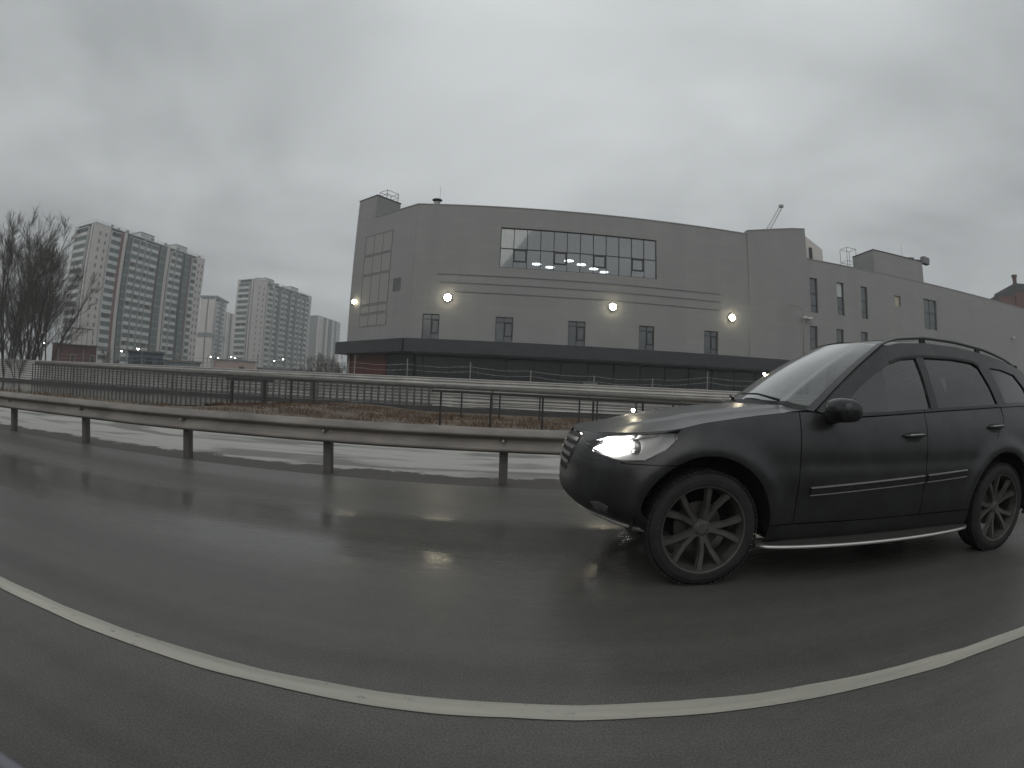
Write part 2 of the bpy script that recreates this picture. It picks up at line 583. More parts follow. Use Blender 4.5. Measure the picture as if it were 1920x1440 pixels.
def linemat():
    m = mat('road_paint', (0.38, 0.365, 0.315), 0.5, var=0.22, scale=2.2, stretch=(.25, 5, 1), detail=8)
    t = m.node_tree
    b = t.nodes['Principled BSDF']
    co = nd(t, 'ShaderNodeTexCoord')
    n = nd(t, 'ShaderNodeTexNoise')
    n.inputs['Scale'].default_value = 26
    n.inputs['Detail'].default_value = 6
    n.inputs['Roughness'].default_value = 0.75
    mp = nd(t, 'ShaderNodeMapping')
    mp.inputs['Scale'].default_value = (.45, 1, 1)
    lk(t, co.outputs['Object'], mp.inputs['Vector'])
    lk(t, mp.outputs[0], n.inputs['Vector'])
    mr = nd(t, 'ShaderNodeMapRange')
    mr.inputs['From Min'].default_value = .60
    mr.inputs['From Max'].default_value = .72
    lk(t, n.outputs['Fac'], mr.inputs['Value'])
    mm = nd(t, 'ShaderNodeMix', data_type='RGBA')
    src = b.inputs['Base Color'].links[0].from_socket
    lk(t, mr.outputs[0], mm.inputs['Factor'])
    lk(t, src, mm.inputs['A'])
    mm.inputs['B'].default_value = (.11, .105, .095, 1)
    lk(t, mm.outputs['Result'], b.inputs['Base Color'])
    return m
mb = MB()
lx = [-300, -100, -40]+np.arange(-20, 20.1, .25).tolist()+[40, 100, 300]
rr = random.Random(3)
P = []
for x in lx:
    a, b_ = rr.uniform(-.007, .005), rr.uniform(-.011, .007)
    P += [(x, 1.664+b_, .004), (x, 1.768+a, .004)]
mb.add(P, [(2*i, 2*i+2, 2*i+3, 2*i+1) for i in range(len(lx)-1)])
tag(mb.build('lane_marking', linemat(), fix=False), kind='structure')

# water in the ditch before the fence (left)
mb = MB()
edge = [(-75, 15.8), (-50, 15.7), (-30, 15.8), (-14, 15.9), (-12.0, 17.5), (-11.7, 22), (-11.7, 31.9), (-40, 32.0), (-75, 32.0)]
mb.add([(x, y, .29) for x, y in edge], [tuple(range(len(edge)))])
wm = mat('ditch_water', (0.03, 0.03, 0.024), 0.06, var=0.2, bump=0.12, bscale=3.5, ior=1.33)
tag(mb.build('water', wm, fix=False), kind='structure')
# ------------------------------------------------------------------ guardrail along the road
def guardrail():
    g = thing('guardrail', 'long dull zinc crash barrier with a corrugated beam on short posts beside the wet road', 'guardrail', (0, 6.83, 0))
    # the beam: a W section with a lipped top, swept along the road
    prof = [(0.105, .722), (0.10, .744), (0.085, .75), (0.055, .738), (.0, .690), (-.016, .668), (-.012, .652), (.03, .630), (.066, .612), (.074, .595), (.066, .576), (.004, .508), (-.014, .482), (-.012, .464), (.012, .446), (.045, .436)]
    th = [(y+.004, z) for y, z in prof]
    xs = np.arange(-80, 60.1, 2.0)
    mb = MB()
    rr = random.Random(5)
    n = len(prof)
    vs = []
    for x in xs:
        dy, dz = rr.uniform(-.012, .012), rr.uniform(-.008, .008)
        vs += [(x, y+dy+.009*x, z+dz) for y, z in prof]
    mb.add(vs, [(i*n+k, (i+1)*n+k, (i+1)*n+k+1, i*n+k+1) for i in range(len(xs)-1) for k in range(n-1)])
    b = mb.build('beam', MT['rail'], g, smooth=True, fix=False)
    sm = b.modifiers.new('solid', 'SOLIDIFY')
    sm.thickness = .005
    bl = b.modifiers.new('bev', 'BEVEL')
    bl.width = .012
    bl.segments = 2
    sp0 = None
    for i in range(-21, 23, 3):
        x = -10.092+i*2.4624+.35
        if sp0 is None:
            q = MB()
            q.add([(xx, y-.006, z) for xx in (-.17, .17) for y, z in prof], [(k, k+1, n+k+1, n+k) for k in range(n-1)])
            o = sp0 = q.build('splice', MT['rail'], g, fix=False)
            so = o.modifiers.new('solid', 'SOLIDIFY')
            so.thickness = .006
        else:
            o = sp0.copy()
            C.objects.link(o)
            o.parent = g
        o.location = (x, .009*x, rr.uniform(-.004, .004))
    # a post: C section with a spacer block, base plate of gravel-worn steel
    mb = MB()
    for x0, y0, x1, y1 in ((-.055, 0, .055, .008), (-.055, .008, -.047, .12), (.047, .008, .055, .12)):
        mb.box(x0, y0+.12, -.3, x1, y1+.12, .70)
    mb.box(-.05, .06, .50, .05, .118, .70)
    first = None
    bolt0 = None
    for i in range(-22, 23):
        x = -10.092+i*2.4624
        if i == -22:
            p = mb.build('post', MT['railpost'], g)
            first = p
        else:
            p = first.copy()
            C.objects.link(p)
            p.parent = g
        p.location = (x, .009*x, 0)
        p.rotation_euler = (0, rr.uniform(-.02, .02), rr.uniform(-.05, .05))
        if bolt0 is None:
            q = MB()
            q.lathe([(0, -.03), (.016, -.028), (.02, -.02), (.02, .07), (0, .07)], 'y', 10, (0, 0, .595))
            bolt0 = q.build('bolt', MT['steel'], p)
        else:
            bo = bolt0.copy()
            C.objects.link(bo)
            bo.parent = p
guardrail()

# ------------------------------------------------------------------ fence, pipe, pickets, railings beyond the ditch
def fzt(x): return 2.28-.0030*(x+30)
def fzb(x): return .46-.0028*(x+30)
def fence():
    f = thing('sheet_fence', 'long white corrugated sheet fence topped with barbed wire before the grey building', 'fence', (0, 33.2, 0))
    x0, x1 = -75, 46
    mb = MB()
    xs = np.arange(x0, x1+.1, 1.5)
    rows = 72
    vs = []
    rr = random.Random(8)
    for x in xs:
        w = rr.uniform(-.012, .012)
        for k in range(rows+1):
            t = k/rows
            z = fzb(x)+(fzt(x)+w-fzb(x))*t
            ph = t*9*2*PI
            vs.append((x, -.045*math.sin(ph), z))
    n = rows+1
    mb.add(vs, [(i*n+k, (i+1)*n+k, (i+1)*n+k+1, i*n+k+1) for i in range(len(xs)-1) for k in range(rows)])
    mb.build('sheet_panel', MT['fence'], f, fix=False)
    q = MB().box(x0, -.06, 0, x1, .03, 0.001)
    # capping strip along the top
    q = MB()
    for i in range(len(xs)-1):
        a, b = xs[i], xs[i+1]
        q.obox(((a+b)/2, 0, (fzt(a)+fzt(b))/2+.02), ((b-a)/2, 0, (fzt(b)-fzt(a))/2), (0, .05, 0), (0, 0, .025))
    q.build('top_capping', MT['boardwhite'], f)
    tops = {-41.2: 3.5, -37.4: 3.35, -33.7: 3.5, -29.9: 3.45, -26.2: 3.35, -22.4: 3.5, -18.7: 3.4, -14.95: 3.45, -11.24: 3.49, -7.62: 3.4, -3.49: 3.31, .37: 2.96, 4.4: 2.8, 8.26: 2.78, 12.05: 3.38, 15.8: 3.0, 19.6: 3.2, 23.4: 3.3}
    prevp = None
    for x, zt in tops.items():
        p = MB()
        tilt = rr.uniform(-.03, .03)
        p.tube([(x, .12, -.1), (x+tilt, .12, zt)], .035, 8)
        p.tube([(x+tilt, .12, zt-.5), (x+tilt, .02, zt-.48)], .02, 6)
        p.build('fence_post', MT['steel'], f)
    ks = sorted(tops)
    for lev in (0.0, 0.33):
        w = MB()
        pts = []
        for a, b in zip(ks[:-1], ks[1:]):
            za, zb = min(3.05, tops[a]-.05)-lev, min(3.05, tops[b]-.05)-lev
            for t in np.linspace(0, 1, 9)[:-1]:
                pts.append((a+(b-a)*t, .1+rr.uniform(-.02, .02), za+(zb-za)*t-.12*math.sin(PI*t)+rr.uniform(-.02, .02)))
        w.tube(pts, .013, 4)
        for px, py, pz in pts:
            for _ in range(2):
                d = Vector((rr.uniform(-1, 1), rr.uniform(-1, 1), rr.uniform(-1, 1))).normalized()*.05
                w.tube([(px-d.x, py-d.y, pz-d.z), (px+d.x, py+d.y, pz+d.z)], .007, 3)
        w.build('barbed_wire', MT['steel'], f)
fence()
def bandz(x): return 2.13-.0113*(x+44)
def pipe():
    f = thing('pipeline', 'thick dull grey pipe running level in front of the white fence', 'pipe', (0, 32.75, 0))
    mb = MB()
    xs = np.arange(-44.2, 46, 3.0)
    mb.tube([(x, 0, bandz(x)) for x in xs], .135, 18)
    mb.build('pipe_run', MT['pipe'], f, smooth=True)
    q = MB()
    q.lathe([(.137, -.06), (.16, -.05), (.16, .05), (.137, .06)], 'y', 18)
    fl0 = None
    for i, x in enumerate(np.arange(-41, 45, 9.0)):
        if fl0 is None:
            o = fl0 = q.build('pipe_collar', MT['pipe'], f)
        else:
            o = fl0.copy()
            C.objects.link(o)
            o.parent = f
        o.location = (x, 0, bandz(x))
        o.rotation_euler = (0, 0, PI/2)
    s0 = MB()
    s0.box(-.06, -.06, -1.9, .06, .06, -.13)
    s0.box(-.13, -.1, -.16, .13, .1, -.12)
    for i, x in enumerate(np.arange(-38, 45, 12.0)):
        if i == 0:
            o = sp0 = s0.build('pipe_support', MT['pipe'], f)
        else:
            o = sp0.copy()
            C.objects.link(o)
            o.parent = f
        o.location = (x, 0, bandz(x))
pipe()
def pickets():
    f = thing('picket_railing', 'dark steel picket railing below the pipe standing at the water', 'railing', (0, 32.3, 0))
    xs = np.arange(-44.0, -5.8, .47)
    mb = MB()
    mb.box(-.065, -.02, 0, .065, .02, 1.0)
    p0 = None
    for x in xs:
        if p0 is None:
            o = p0 = mb.build('picket', MT['picket'], f)
        else:
            o = p0.copy()
            C.objects.link(o)
            o.parent = f
        o.location = (x, 0, .35)
        o.scale = (1, 1, bandz(x)-.13-.35)
        o.rotation_euler = (0, rnd.uniform(-.012, .012), 0)
    for zz, nm in ((.1, 'bottom_rail'), (-.16, 'top_rail')):
        q = MB()
        a, b = -44.2, -5.7
        za, zb = (.62, .52) if nm == 'bottom_rail' else (bandz(a)-.17, bandz(b)-.17)
        q.obox(((a+b)/2, 0, (za+zb)/2), ((b-a)/2, 0, (zb-za)/2), (0, .03, 0), (0, 0, .04))
        q.build(nm, MT['picket'], f)
pickets()
def kerb():
    mb = MB()
    rr = random.Random(9)
    xs = np.arange(-75, 46.1, 1.0)
    vs = []
    for x in xs:
        j = rr.uniform(-.03, .03)
        h = fzb(x)+.04
        vs += [(x, 31.75+j, .02), (x, 31.8+j, h-.02+j*.7), (x, 33.1, h+j), (x, 33.15, .02)]
    mb.add(vs, [(i*4+k, (i+1)*4+k, (i+1)*4+k+1, i*4+k+1) for i in range(len(xs)-1) for k in range(3)])
    o = mb.build('retaining_kerb', MT['kerb'], fix=False)
    tag(o, 'low dark wet kerb running along the foot of the white fence', 'kerb')
kerb()
def railing(name, label, y, xs, zt, zb, rails, x0, x1, r=.035, thick=.05):
    f = thing(name, label, 'railing', (xs[0], y, 0))
    ox = xs[0]
    def zz(x, a): return a[0]+(a[1]-a[0])*(x-x0)/(x1-x0)
    for i, x in enumerate(xs):
        MB().box(x-ox-r, -r, zb, x-ox+r, r, zz(x, zt)-.02).build('post', MT['black'], f)
    q = MB()
    q.obox(((x0+x1)/2-ox, 0, (zt[0]+zt[1])/2), ((x1-x0)/2, 0, (zt[1]-zt[0])/2), (0, .045, 0), (0, 0, thick))
    q.build('handrail', MT['black'], f)
    for h in rails:
        q = MB()
        q.obox(((x0+x1)/2-ox, 0, (zt[0]+zt[1])/2-h), ((x1-x0)/2, 0, (zt[1]-zt[0])/2), (0, .012, 0), (0, 0, .014))
        q.build('lower_rail', MT['black'], f)
railing('handrail_fence', 'black tube railing nearest the barrier with tall posts left of the dark car', 16, [-2.56, -1.01, .57, 2.12, 3.68, 5.24, 6.8], (1.28, 1.15), .05, (), -2.85, 7.2, .03, .035)
railing('handrail_fence', 'low black railing with thin cross rails just before the pale fence', 24, [-2.87, -1.11, .72, 2.54, 3.36, 5.2, 7.0], (1.36, 1.2), .05, (.28, .5, .68), -3.3, 7.4, .035, .035)
railing('handrail_fence', 'short two post black railing over the rusty grass', 23.6, [-14.7, -12.75], (1.45, 1.44), .05, (.45,), -15.1, -12.3, .07, .05)
railing('handrail_fence', 'thin two post black railing right of the short railing', 24.4, [-11.63, -10.33], (1.53, 1.5), .05, (.4,), -11.8, -10.1, .035, .03)

# small lit lamps
def lowlamp(label, loc, h):
    t = thing('path_lamp', label, 'lamp', loc)
    MB().tube([(0, 0, 0), (0, 0, h)], .025, 8).build('lamp_post', MT['black'], t)
    q = MB()
    q.lathe([(0, h-.05), (.07, h-.05), (.09, h), (.05, h+.08), (0, h+.09)], 'z', 14)
    q.build('lamp_housing', MT['black'], t)
    q = MB()
    q.lathe([(0, -.075), (.055, -.065), (.078, -.02), (.078, 0), (0, 0)], 'y', 14, (0, -.06, h+.02))
    q.build('lamp_lens', MT['street'], t, smooth=True)
lowlamp('small lit lamp on a short post beside the low black railing', (4.88, 23.2, .10), .71)
lowlamp('small lit lamp on a tall thin post behind the car windscreen', (15.3, 31.3, .1), 3.2)

# dry grass
def grass(name, n, rng, seed, m, hmin, hmax, dens):
    rr = random.Random(seed)
    vs, fs = [], []
    k = 0
    while k < n:
        x, y = rng(rr)
        if rr.random() > dens(x, y):
            continue
        h = rr.uniform(hmin, hmax)
        a = rr.uniform(0, PI)
        w = rr.uniform(.008, .02)
        lx, ly = rr.gauss(0, .3)*h, rr.gauss(0, .3)*h
        z = gz(x, y)-.02
        dx, dy = math.cos(a)*w, math.sin(a)*w
        o = len(vs)
        vs += [(x-dx, y-dy, z), (x+dx, y+dy, z), (x+lx*.5+dx*.7, y+ly*.5+dy*.7, z+h*.6), (x+lx*.5-dx*.7, y+ly*.5-dy*.7, z+h*.6), (x+lx, y+ly, z+h)]
        fs += [(o, o+1, o+2, o+3), (o+3, o+2, o+4)]
        k += 1
    mb = MB()
    mb.add(vs, fs)
    return tag(mb.build(name, m, fix=False), kind='stuff')
def clump(x, y):
    return max(0.04, min(1, .5+.5*math.sin(x*.8+math.sin(y*1.3)*2)*math.sin(y*.7+x*.33)+.2*math.sin(x*2.9)))
grass('dry_grass', 16000, lambda r: (r.uniform(-11.5, 24), r.uniform(13, 29)), 4, MT['drygrass'], .04, .12, clump)
grass('rusty_weeds', 9000, lambda r: (max(-11.8, r.gauss(-6, 7)) if r.random() < .7 else r.uniform(-11.8, 20), r.uniform(17, 28.5)), 6, MT['redgrass'], .05, .18, clump)
grass('reeds', 5000, lambda r: (r.uniform(-70, -9), r.uniform(13, 16.0)), 12, MT['drygrass'], .05, .2, clump)

# ------------------------------------------------------------------ the big grey building (local frame: x along the facade, y into the building)
BR = math.atan(.085)
bld = thing('mall_building', 'large grey clad building with a dark canopy band and one long ribbon window', 'building', (0, 44.3, 0), BR)
def frame_rect(mb, a, b, c, d, y, w=.06, t=.06):
    mb.box(a, y-t, c, a+w, y, d)
    mb.box(b-w, y-t, c, b, y, d)
    mb.box(a+w, y-t, c, b-w, y, c+w)
    mb.box(a+w, y-t, d-w, b-w, y, d)
def pane(a, b, c, d, y, m, parent, name='pane'):
    return MB().box(a, y, c, b, y+.02, d).build(name, m, parent)
LOW = [(-8.93, -7.49), (-2.71, -1.22), (3.52, 5.03), (9.85, 11.3), (16.18, 17.64)]
RIB = (-2.62, 11.5, 12.3, 15.98)
opens = [(a, b, 5.79, 7.98) for a, b in LOW]+[RIB]
D = MT['winglass']
main = MB().wall(-10.04, 21.0, 4.6, 17.85, opens, depth=.3)
main.box(-10.0, .31, 17.3, 21.0, .8, 17.84)                   # parapet thickness
main.build('front_wall', MT['clad'], bld, fix=False)
cap = MB().box(-10.1, -.05, 17.85, 21.0, .5, 17.93)
cap.build('roof_coping', MT['steel'], bld)
# end block, standing a touch proud, with its top rising to the right
eb = MB()
eb.add([(21.0, -.12, 4.6), (28.12, -.12, 4.6), (28.12, -.12, 19.46), (26.3, -.12, 19.2), (21.0, -.12, 18.15), (21.0, 9, 18.15), (26.3, 9, 19.2), (28.12, 9, 19.46), (28.12, 9, 4.6), (21.0, 9, 4.6)],
       [(0, 1, 2, 3, 4), (4, 3, 6, 5), (3, 2, 7, 6), (1, 8, 7, 2), (0, 4, 5, 9)])
eb.build('end_block_wall', MT['clad'], bld)
q = MB()
for (xa, za), (xb, zb) in (((21.0, 18.15), (26.3, 19.2)), ((26.3, 19.2), (28.15, 19.46))):
    q.obox(((xa+xb)/2, .1, (za+zb)/2+.04), ((xb-xa)/2, 0, (zb-za)/2), (0, .27, 0), (0, 0, .04))
q.build('end_block_coping', MT['steel'], bld)
# right wing
RW = [(28.42, 29.42, 10.82, 14.4), (32.06, 33.08, 10.92, 14.4), (35.6, 36.6, 10.9, 14.42), (28.25, 29.25, 6.9, 9.44), (31.8, 32.85, 6.9, 9.46), (35.35, 36.4, 6.9, 9.48), (41.05, 42.1, 12.9, 14.1), (46.3, 48.85, 10.85, 14.42)]
rw = MB().wall(28.12, 80, 4.6, 16.3, RW, depth=.3)
rw.box(28.2, .31, 15.8, 80, .8, 16.29)
rw.build('wing_wall', MT['clad'], bld, fix=False)
MB().box(28.13, -.05, 16.3, 37.9, .5, 16.38).build('wing_coping', MT['steel'], bld)
MB().box(46.7, -.05, 16.3, 80, .5, 16.38).build('wing_coping', MT['steel'], bld)
ph = MB().box(37.95, -.03, 16.31, 46.6, 3.75, 18.85)
ph.build('stair_penthouse', MT['clad'], bld)
MB().box(37.9, -.09, 18.85, 46.65, 3.8, 18.93).build('penthouse_coping', MT['dark_clad'], bld)
rh = MB()
rh.add([(29.0, 3, 16.2), (32.7, 3, 16.2), (32.7, 3, 18.75), (29.0, 3, 20.7), (29.0, 9, 16.2), (32.7, 9, 16.2), (32.7, 9, 18.75), (29.0, 9, 20.7)],
       [(0, 1, 2, 3), (4, 7, 6, 5), (3, 2, 6, 7), (1, 5, 6, 2), (0, 3, 7, 4)])
rh.build('roof_stair_house', MT['white'], bld)
MB().box(30.75, 2.9, 17.3, 31.15, 2.995, 18.7).build('stair_house_window', MT['frame'], bld)
# roof, back and sides
MB().prism([(-10, .8), (80, .8), (80, 34), (-16, 34), (-16.8, 5.9), (-16.2, 5.6)], 15.4, 15.6).build('roof', MT['kerb'], bld)
bk = MB()
bk.box(-16.9, 34, 0, 80, 34.3, 17.8)
bk.box(80, .0, 0, 80.3, 34, 16.2)
bk.box(-16.9, 6.0, 0, -16.62, 34, 17.8)
bk.build('rear_wall', MT['clad'], bld)
# narrow dark strips standing in for the shade of wall grooves
for z, a in ((11.5, -7.9), (10.77, -7.6), (9.99, -6.4)):
    MB().box(a, -.05, z-.035, 17.85, -.001, z+.035).build('groove_shade', MT['tgrey'], bld)
# lower windows
for i, (a, b) in enumerate(LOW):
    f = MB()
    frame_rect(f, a, b, 5.79, 7.98, .22, .05)
    c = a+.745
    f.box(c-.03, .16, 5.84, c+.03, .22, 7.93)
    f.box(a+.05, .16, 7.52, b-.05, .22, 7.57)
    w = f.build('window', MT['frame'], bld)
    pane(a+.05, c-.03, 5.84, 7.52, .2, D, w)
    pane(c+.03, b-.05, 5.84, 7.52, .2, D, w)
    pane(a+.05, b-.05, 7.57, 7.93, .2, D, w)
    sh = MB()
    frame_rect(sh, c+.02, b-.04, 6.33, 7.53, .17, .08)
    sh.build('sash', MT['frame'], w)
# ribbon window
f = MB()
frame_rect(f, *RIB, .2, .07)
us = [RIB[0]+1.1767*k for k in range(13)]
for u in us[1:-1]:
    f.box(u-.03, .12, RIB[2]+.07, u+.03, .2, RIB[3]-.07)
f.box(RIB[0]+.07, .121, 14.05, RIB[1]-.07, .199, 14.11)
rib = f.build('ribbon_window', MT['frame'], bld)
gm = glassmat('ribbon_glass', (.34, .37, .39), 7.0)
gp = glassmat('pale_ribbon_glass', (.66, .72, .70), 5.0)
for k in range(12):
    a, b = us[k]+.03, us[k+1]-.03
    pane(a, b, 14.11, 15.91, .19, gp if k < 2 else gm, rib)
    pane(a, b, 12.37, 14.05, .19, gp if k < 2 else gm, rib)
    if k in (1, 4, 7, 10):
        sh = MB()
        frame_rect(sh, a, b-.02, 12.93, 14.04, .15, .09)
        sh.build('sash', MT['frame'], rib)
# room behind the ribbon window, with its lit ceiling lamps
room = MB()
x0, x1, y0, y1, z0, z1 = -3.4, 12.5, .32, 16.0, 12.1, 15.95
room.add([(x0, y0, z0), (x1, y0, z0), (x1, y1, z0), (x0, y1, z0), (x0, y0, z1), (x1, y0, z1), (x1, y1, z1), (x0, y1, z1)],
         [(0, 1, 2, 3), (7, 6, 5, 4), (3, 2, 6, 7), (0, 3, 7, 4), (1, 5, 6, 2)])
room.build('room_interior', mat('room_paint', (.22, .22, .22), .8, var=.1), bld, fix=False)
MB().box(-2.6, .5, 14.05, -.3, .56, 15.9).build('pane_brightener', mat('pale_brightener', (.62, .66, .63), .8, var=.04, scale=.5), bld)  # added pale sheet that makes the upper left panes look brighter
lm = MB()
lm.lathe([(0, 0), (.51, 0), (.54, .04), (.54, .1), (.05, .12), (.02, .35)], 'z', 24)
l2 = MB()
l2.lathe([(0, -.03), (.48, -.03), (.50, -.002)], 'z', 24)
L0 = None
for u, w in ((1.48, 9.1), (3.01, 10.07), (4.55, 6.93), (6.03, 8.02), (7.62, 9.38), (9.03, 10.37)):
    if L0 is None:
        L0 = o = lm.build('ceiling_lamp', MT['steel'], bld, smooth=True)
        e0 = e = l2.build('lamp_diffuser', MT['ceil'], o)
    else:
        o = L0.copy()
        C.objects.link(o)
        o.parent = bld
        e = e0.copy()
        C.objects.link(e)
        e.parent = o
    o.location = (u, w, 15.2)
MB().box(0, 6.5, 15.6, 10.5, 11, 15.62).build('ceiling_raft', MT['tgrey'], bld)
# wing windows
for i, (a, b, c, d) in enumerate(RW):
    f = MB()
    frame_rect(f, a, b, c, d, .26, .05)
    w = f.build('window', MT['frame'], bld)
    def bar(*bx): MB().box(*bx).build('glazing_bar', MT['frame'], w)
    if i == 7:
        bar((a+b)/2-.03, .2, c+.05, (a+b)/2+.03, .26, d-.05)
        bar(a+.05, .201, c+1.95, b-.05, .259, c+2.01)
        bar((a+b)/2+.03, .201, c+.75, b-.05, .259, c+.81)
    elif i < 6:
        zm = d-1.6 if i < 3 else c+1.2
        bar(a+.05, .2, zm, b-.05, .26, zm+.06)
        if i < 3:
            bar(a+.05, .2, c+.75, b-.05, .26, c+.82)
    pane(a+.05, b-.05, c+.05, d-.05, .24, MT['winglass'] if i != 6 else mat('lit_small_window', (.3, .28, .24), .2, emit=(1, .85, .6), estr=.06), w)
    if i == 1:
        pane(a+.06, b-.2, d-1.5, d-.06, .225, mat('pale_upper_pane', (.55, .57, .58), .3, var=.03), w)
# canopy
can = MB()
can.prism([(-10.30, -.75), (28.4, -.75), (28.4, .9), (-9.8, .9)], 4.62, 5.78)
can.build('canopy_band', MT['dark_clad'], bld, bevel=.03)
MB().box(-9.6, -.6, 4.5, 28.2, 1.0, 4.61).build('canopy_soffit', MT['black'], bld)
# ground floor glazing set back below the canopy
g = MB().box(-9.4, 1.1, .0, 80, 1.2, 4.5)
g.build('shopfront_glazing', MT['darkglass'], bld)
m0 = None
for k in range(34):
    u = -8.8+2.4*k
    if m0 is None:
        m0 = o = MB().box(-.06, 1.0, 0, .06, 1.09, 4.49).build('mullion', MT['black'], bld)
    else:
        o = m0.copy()
        C.objects.link(o)
        o.parent = bld
    o.location = (u, 0, 0)
MB().box(28.12, -.001, 0, 80, .3, 4.6).build('wing_plinth', MT['clad'], bld)
for u, z in ((5.2, 2.4), (15.6, 2.3), (21.8, 2.5), (24.6, 2.3)):
    MB().box(u, 1.0, z-.5, u+1.3, 1.08, z+.4).build('notice_panel', MT['tgrey'], bld)

# chamfered left end (own frame: x from its left end to the corner)
CH = R(145.34-180)-BR
ci = Matrix.Rotation(-BR, 4, 'Z')
cl = ci @ (Vector((-10.0-8.93*.8225, 43.45+8.93*.5687, 0))-Vector((0, 44.3, 0)))
def chm(o):
    o.location = cl
    o.rotation_euler = (0, 0, CH)
    return o
L = 8.93
chm(MB().wall(0, L+.02, 4.6, 17.85, [], depth=.2).build('chamfer_wall', MT['clad'], bld, fix=False))
tw = MB()
tw.box(0, 0.001, 17.86, L-6.1, 3.1, 20.2)
tw.box(0, 0.31, 4.6, .02, 5.0, 17.85)
chm(tw.build('stair_tower', MT['clad'], bld))
chm(MB().box(-.05, -.05, 20.2, L-6.05, 3.15, 20.28).build('tower_coping', MT['dark_clad'], bld))
chm(MB().box(L-6.0, -.05, 17.85, L, .45, 17.93).build('chamfer_coping', MT['steel'], bld))
chm(MB().box(L-9.85, -.75, 4.62, L+.0, 1.0, 5.78).build('chamfer_canopy', MT['dark_clad'], bld, bevel=.03))
chm(MB().box(L-8.9, .5, 0, L-3.4, .7, 4.6).build('brick_wall', MT['brick'], bld))
chm(MB().box(L-3.4, .6, 0, L+.1, .7, 4.6).build('chamfer_glazing', MT['darkglass'], bld))
for zt, zb in ((16.05, 14.05), (13.95, 12.15), (12.05, 9.25), (9.15, 8.4), (8.3, 7.15)):
    f = MB()
    frame_rect(f, L-7.15, L-3.13, zb, zt, 0, .06, .035)
    for s_ in (5.78, 4.48):
        f.box(L-s_-.03, -.03, zb+.06, L-s_+.03, 0, zt-.06)
    w = chm(f.build('blind_window', MT['tgrey'], bld))
    p = MB().box(L-7.09, -.012, zb+.06, L-3.19, -.002, zt-.06)
    p.build('blind_panel', mat('blind_panel_grey', (.30, .297, .285), .5, var=.04), w)
lv = MB()
frame_rect(lv, L-2.5, L-1.5, 10.1, 11.3, 0, .07, .04)
for k in range(9):
    lv.obox((L-2.0, -.02, 10.2+k*.125), (.43, 0, 0), (0, .02, -.03), (0, .01, .01))
chm(lv.build('vent_louvre', MT['tgrey'], bld))
# roof furniture
def cage(label, loc, rz, w=1.5, d=1.1, h=1.15):
    t = thing('roof_guard_rail', label, 'guard rail', loc, rz)
    for x in (0, w):
        for y in (0, d):
            MB().tube([(x, y, -.05), (x, y, h)], .03, 6).build('post', MT['frame'], t)
    for z in (h, h*.55):
        q = MB()
        q.tube([(0, 0, z), (w, 0, z), (w, d, z), (0, d, z), (0, 0, z)], .025, 6)
        q.build('rail', MT['frame'], t)
W2 = bld.matrix_world.copy()
bpy.context.view_layer.update()
W2 = bld.matrix_world.copy()
def bw(u, y, z): return tuple(W2 @ Vector((u, y, z)))
chl = Matrix.Translation(cl) @ Matrix.Rotation(CH, 4, 'Z')
def cw(x, y, z): return tuple(W2 @ (chl @ Vector((x, y, z))))
cage('small dark roof ladder cage on the left stair tower', cw(L-7.4, 1.3, 20.28), CH+BR, 1.15, 1.5, .95)
cage('open roof rail on the corner of the right penthouse', bw(37.2, 3.9, 16.4), BR, 1.5, 1.3, 3.6)
t = thing('roof_vent', 'short round roof vent with a flared cap above the left facade', 'vent', bw(-8.5, .9, 17.6))
q = MB().lathe([(0, 0), (.27, 0), (.27, .85), (0, .85)], 'z', 20)
q.build('vent_pipe', MT['steel'], t, smooth=False)
q = MB().lathe([(.15, .98), (.45, 1.0), (.47, 1.04), (.2, 1.16), (0, 1.2)], 'z', 20)
q.build('vent_cap', MT['frame'], t, smooth=True)
for a in range(3):
    MB().tube([(.2*math.cos(a*2.1), .2*math.sin(a*2.1), .84), (.2*math.cos(a*2.1), .2*math.sin(a*2.1), 1.02)], .02, 5).build('cap_bracket', MT['frame'], t)
def mast(label, loc, h):
    q = MB().tube([(0, 0, 0), (0, 0, h)], [.02, .012], 5)
    q.tube([(-.15, 0, 0), (.15, 0, 0)], .03, 5)
    o = q.build('lightning_rod', MT['frame'])
    o.location = loc
    tag(o, label, 'lightning rod')
mast('thin lightning rod beside the round roof vent', bw(-8.35, 1.6, 17.7), 2.6)
mast('thin lightning rod on the right penthouse roof', bw(44.2, 1.2, 18.9), 2.0)
t = thing('roof_floodlight', 'big grey floodlight box on an arm at the right penthouse corner', 'floodlight', bw(46.4, .6, 18.9), BR)
MB().tube([(0, 0, 0), (0, 0, .35), (.9, -.1, .35)], .05, 8).build('arm', MT['steel'], t)
MB().obox((1.35, -.15, .38), (.55, 0, -.06), (0, .35, 0), (.05, 0, .42)).build('lamp_box', MT['tgrey'], t, bevel=.03)
MB().obox((-1.0, .1, .3), (.45, 0, .05), (0, .12, 0), (0, 0, .16)).build('control_box', MT['tgrey'], t, bevel=.02)
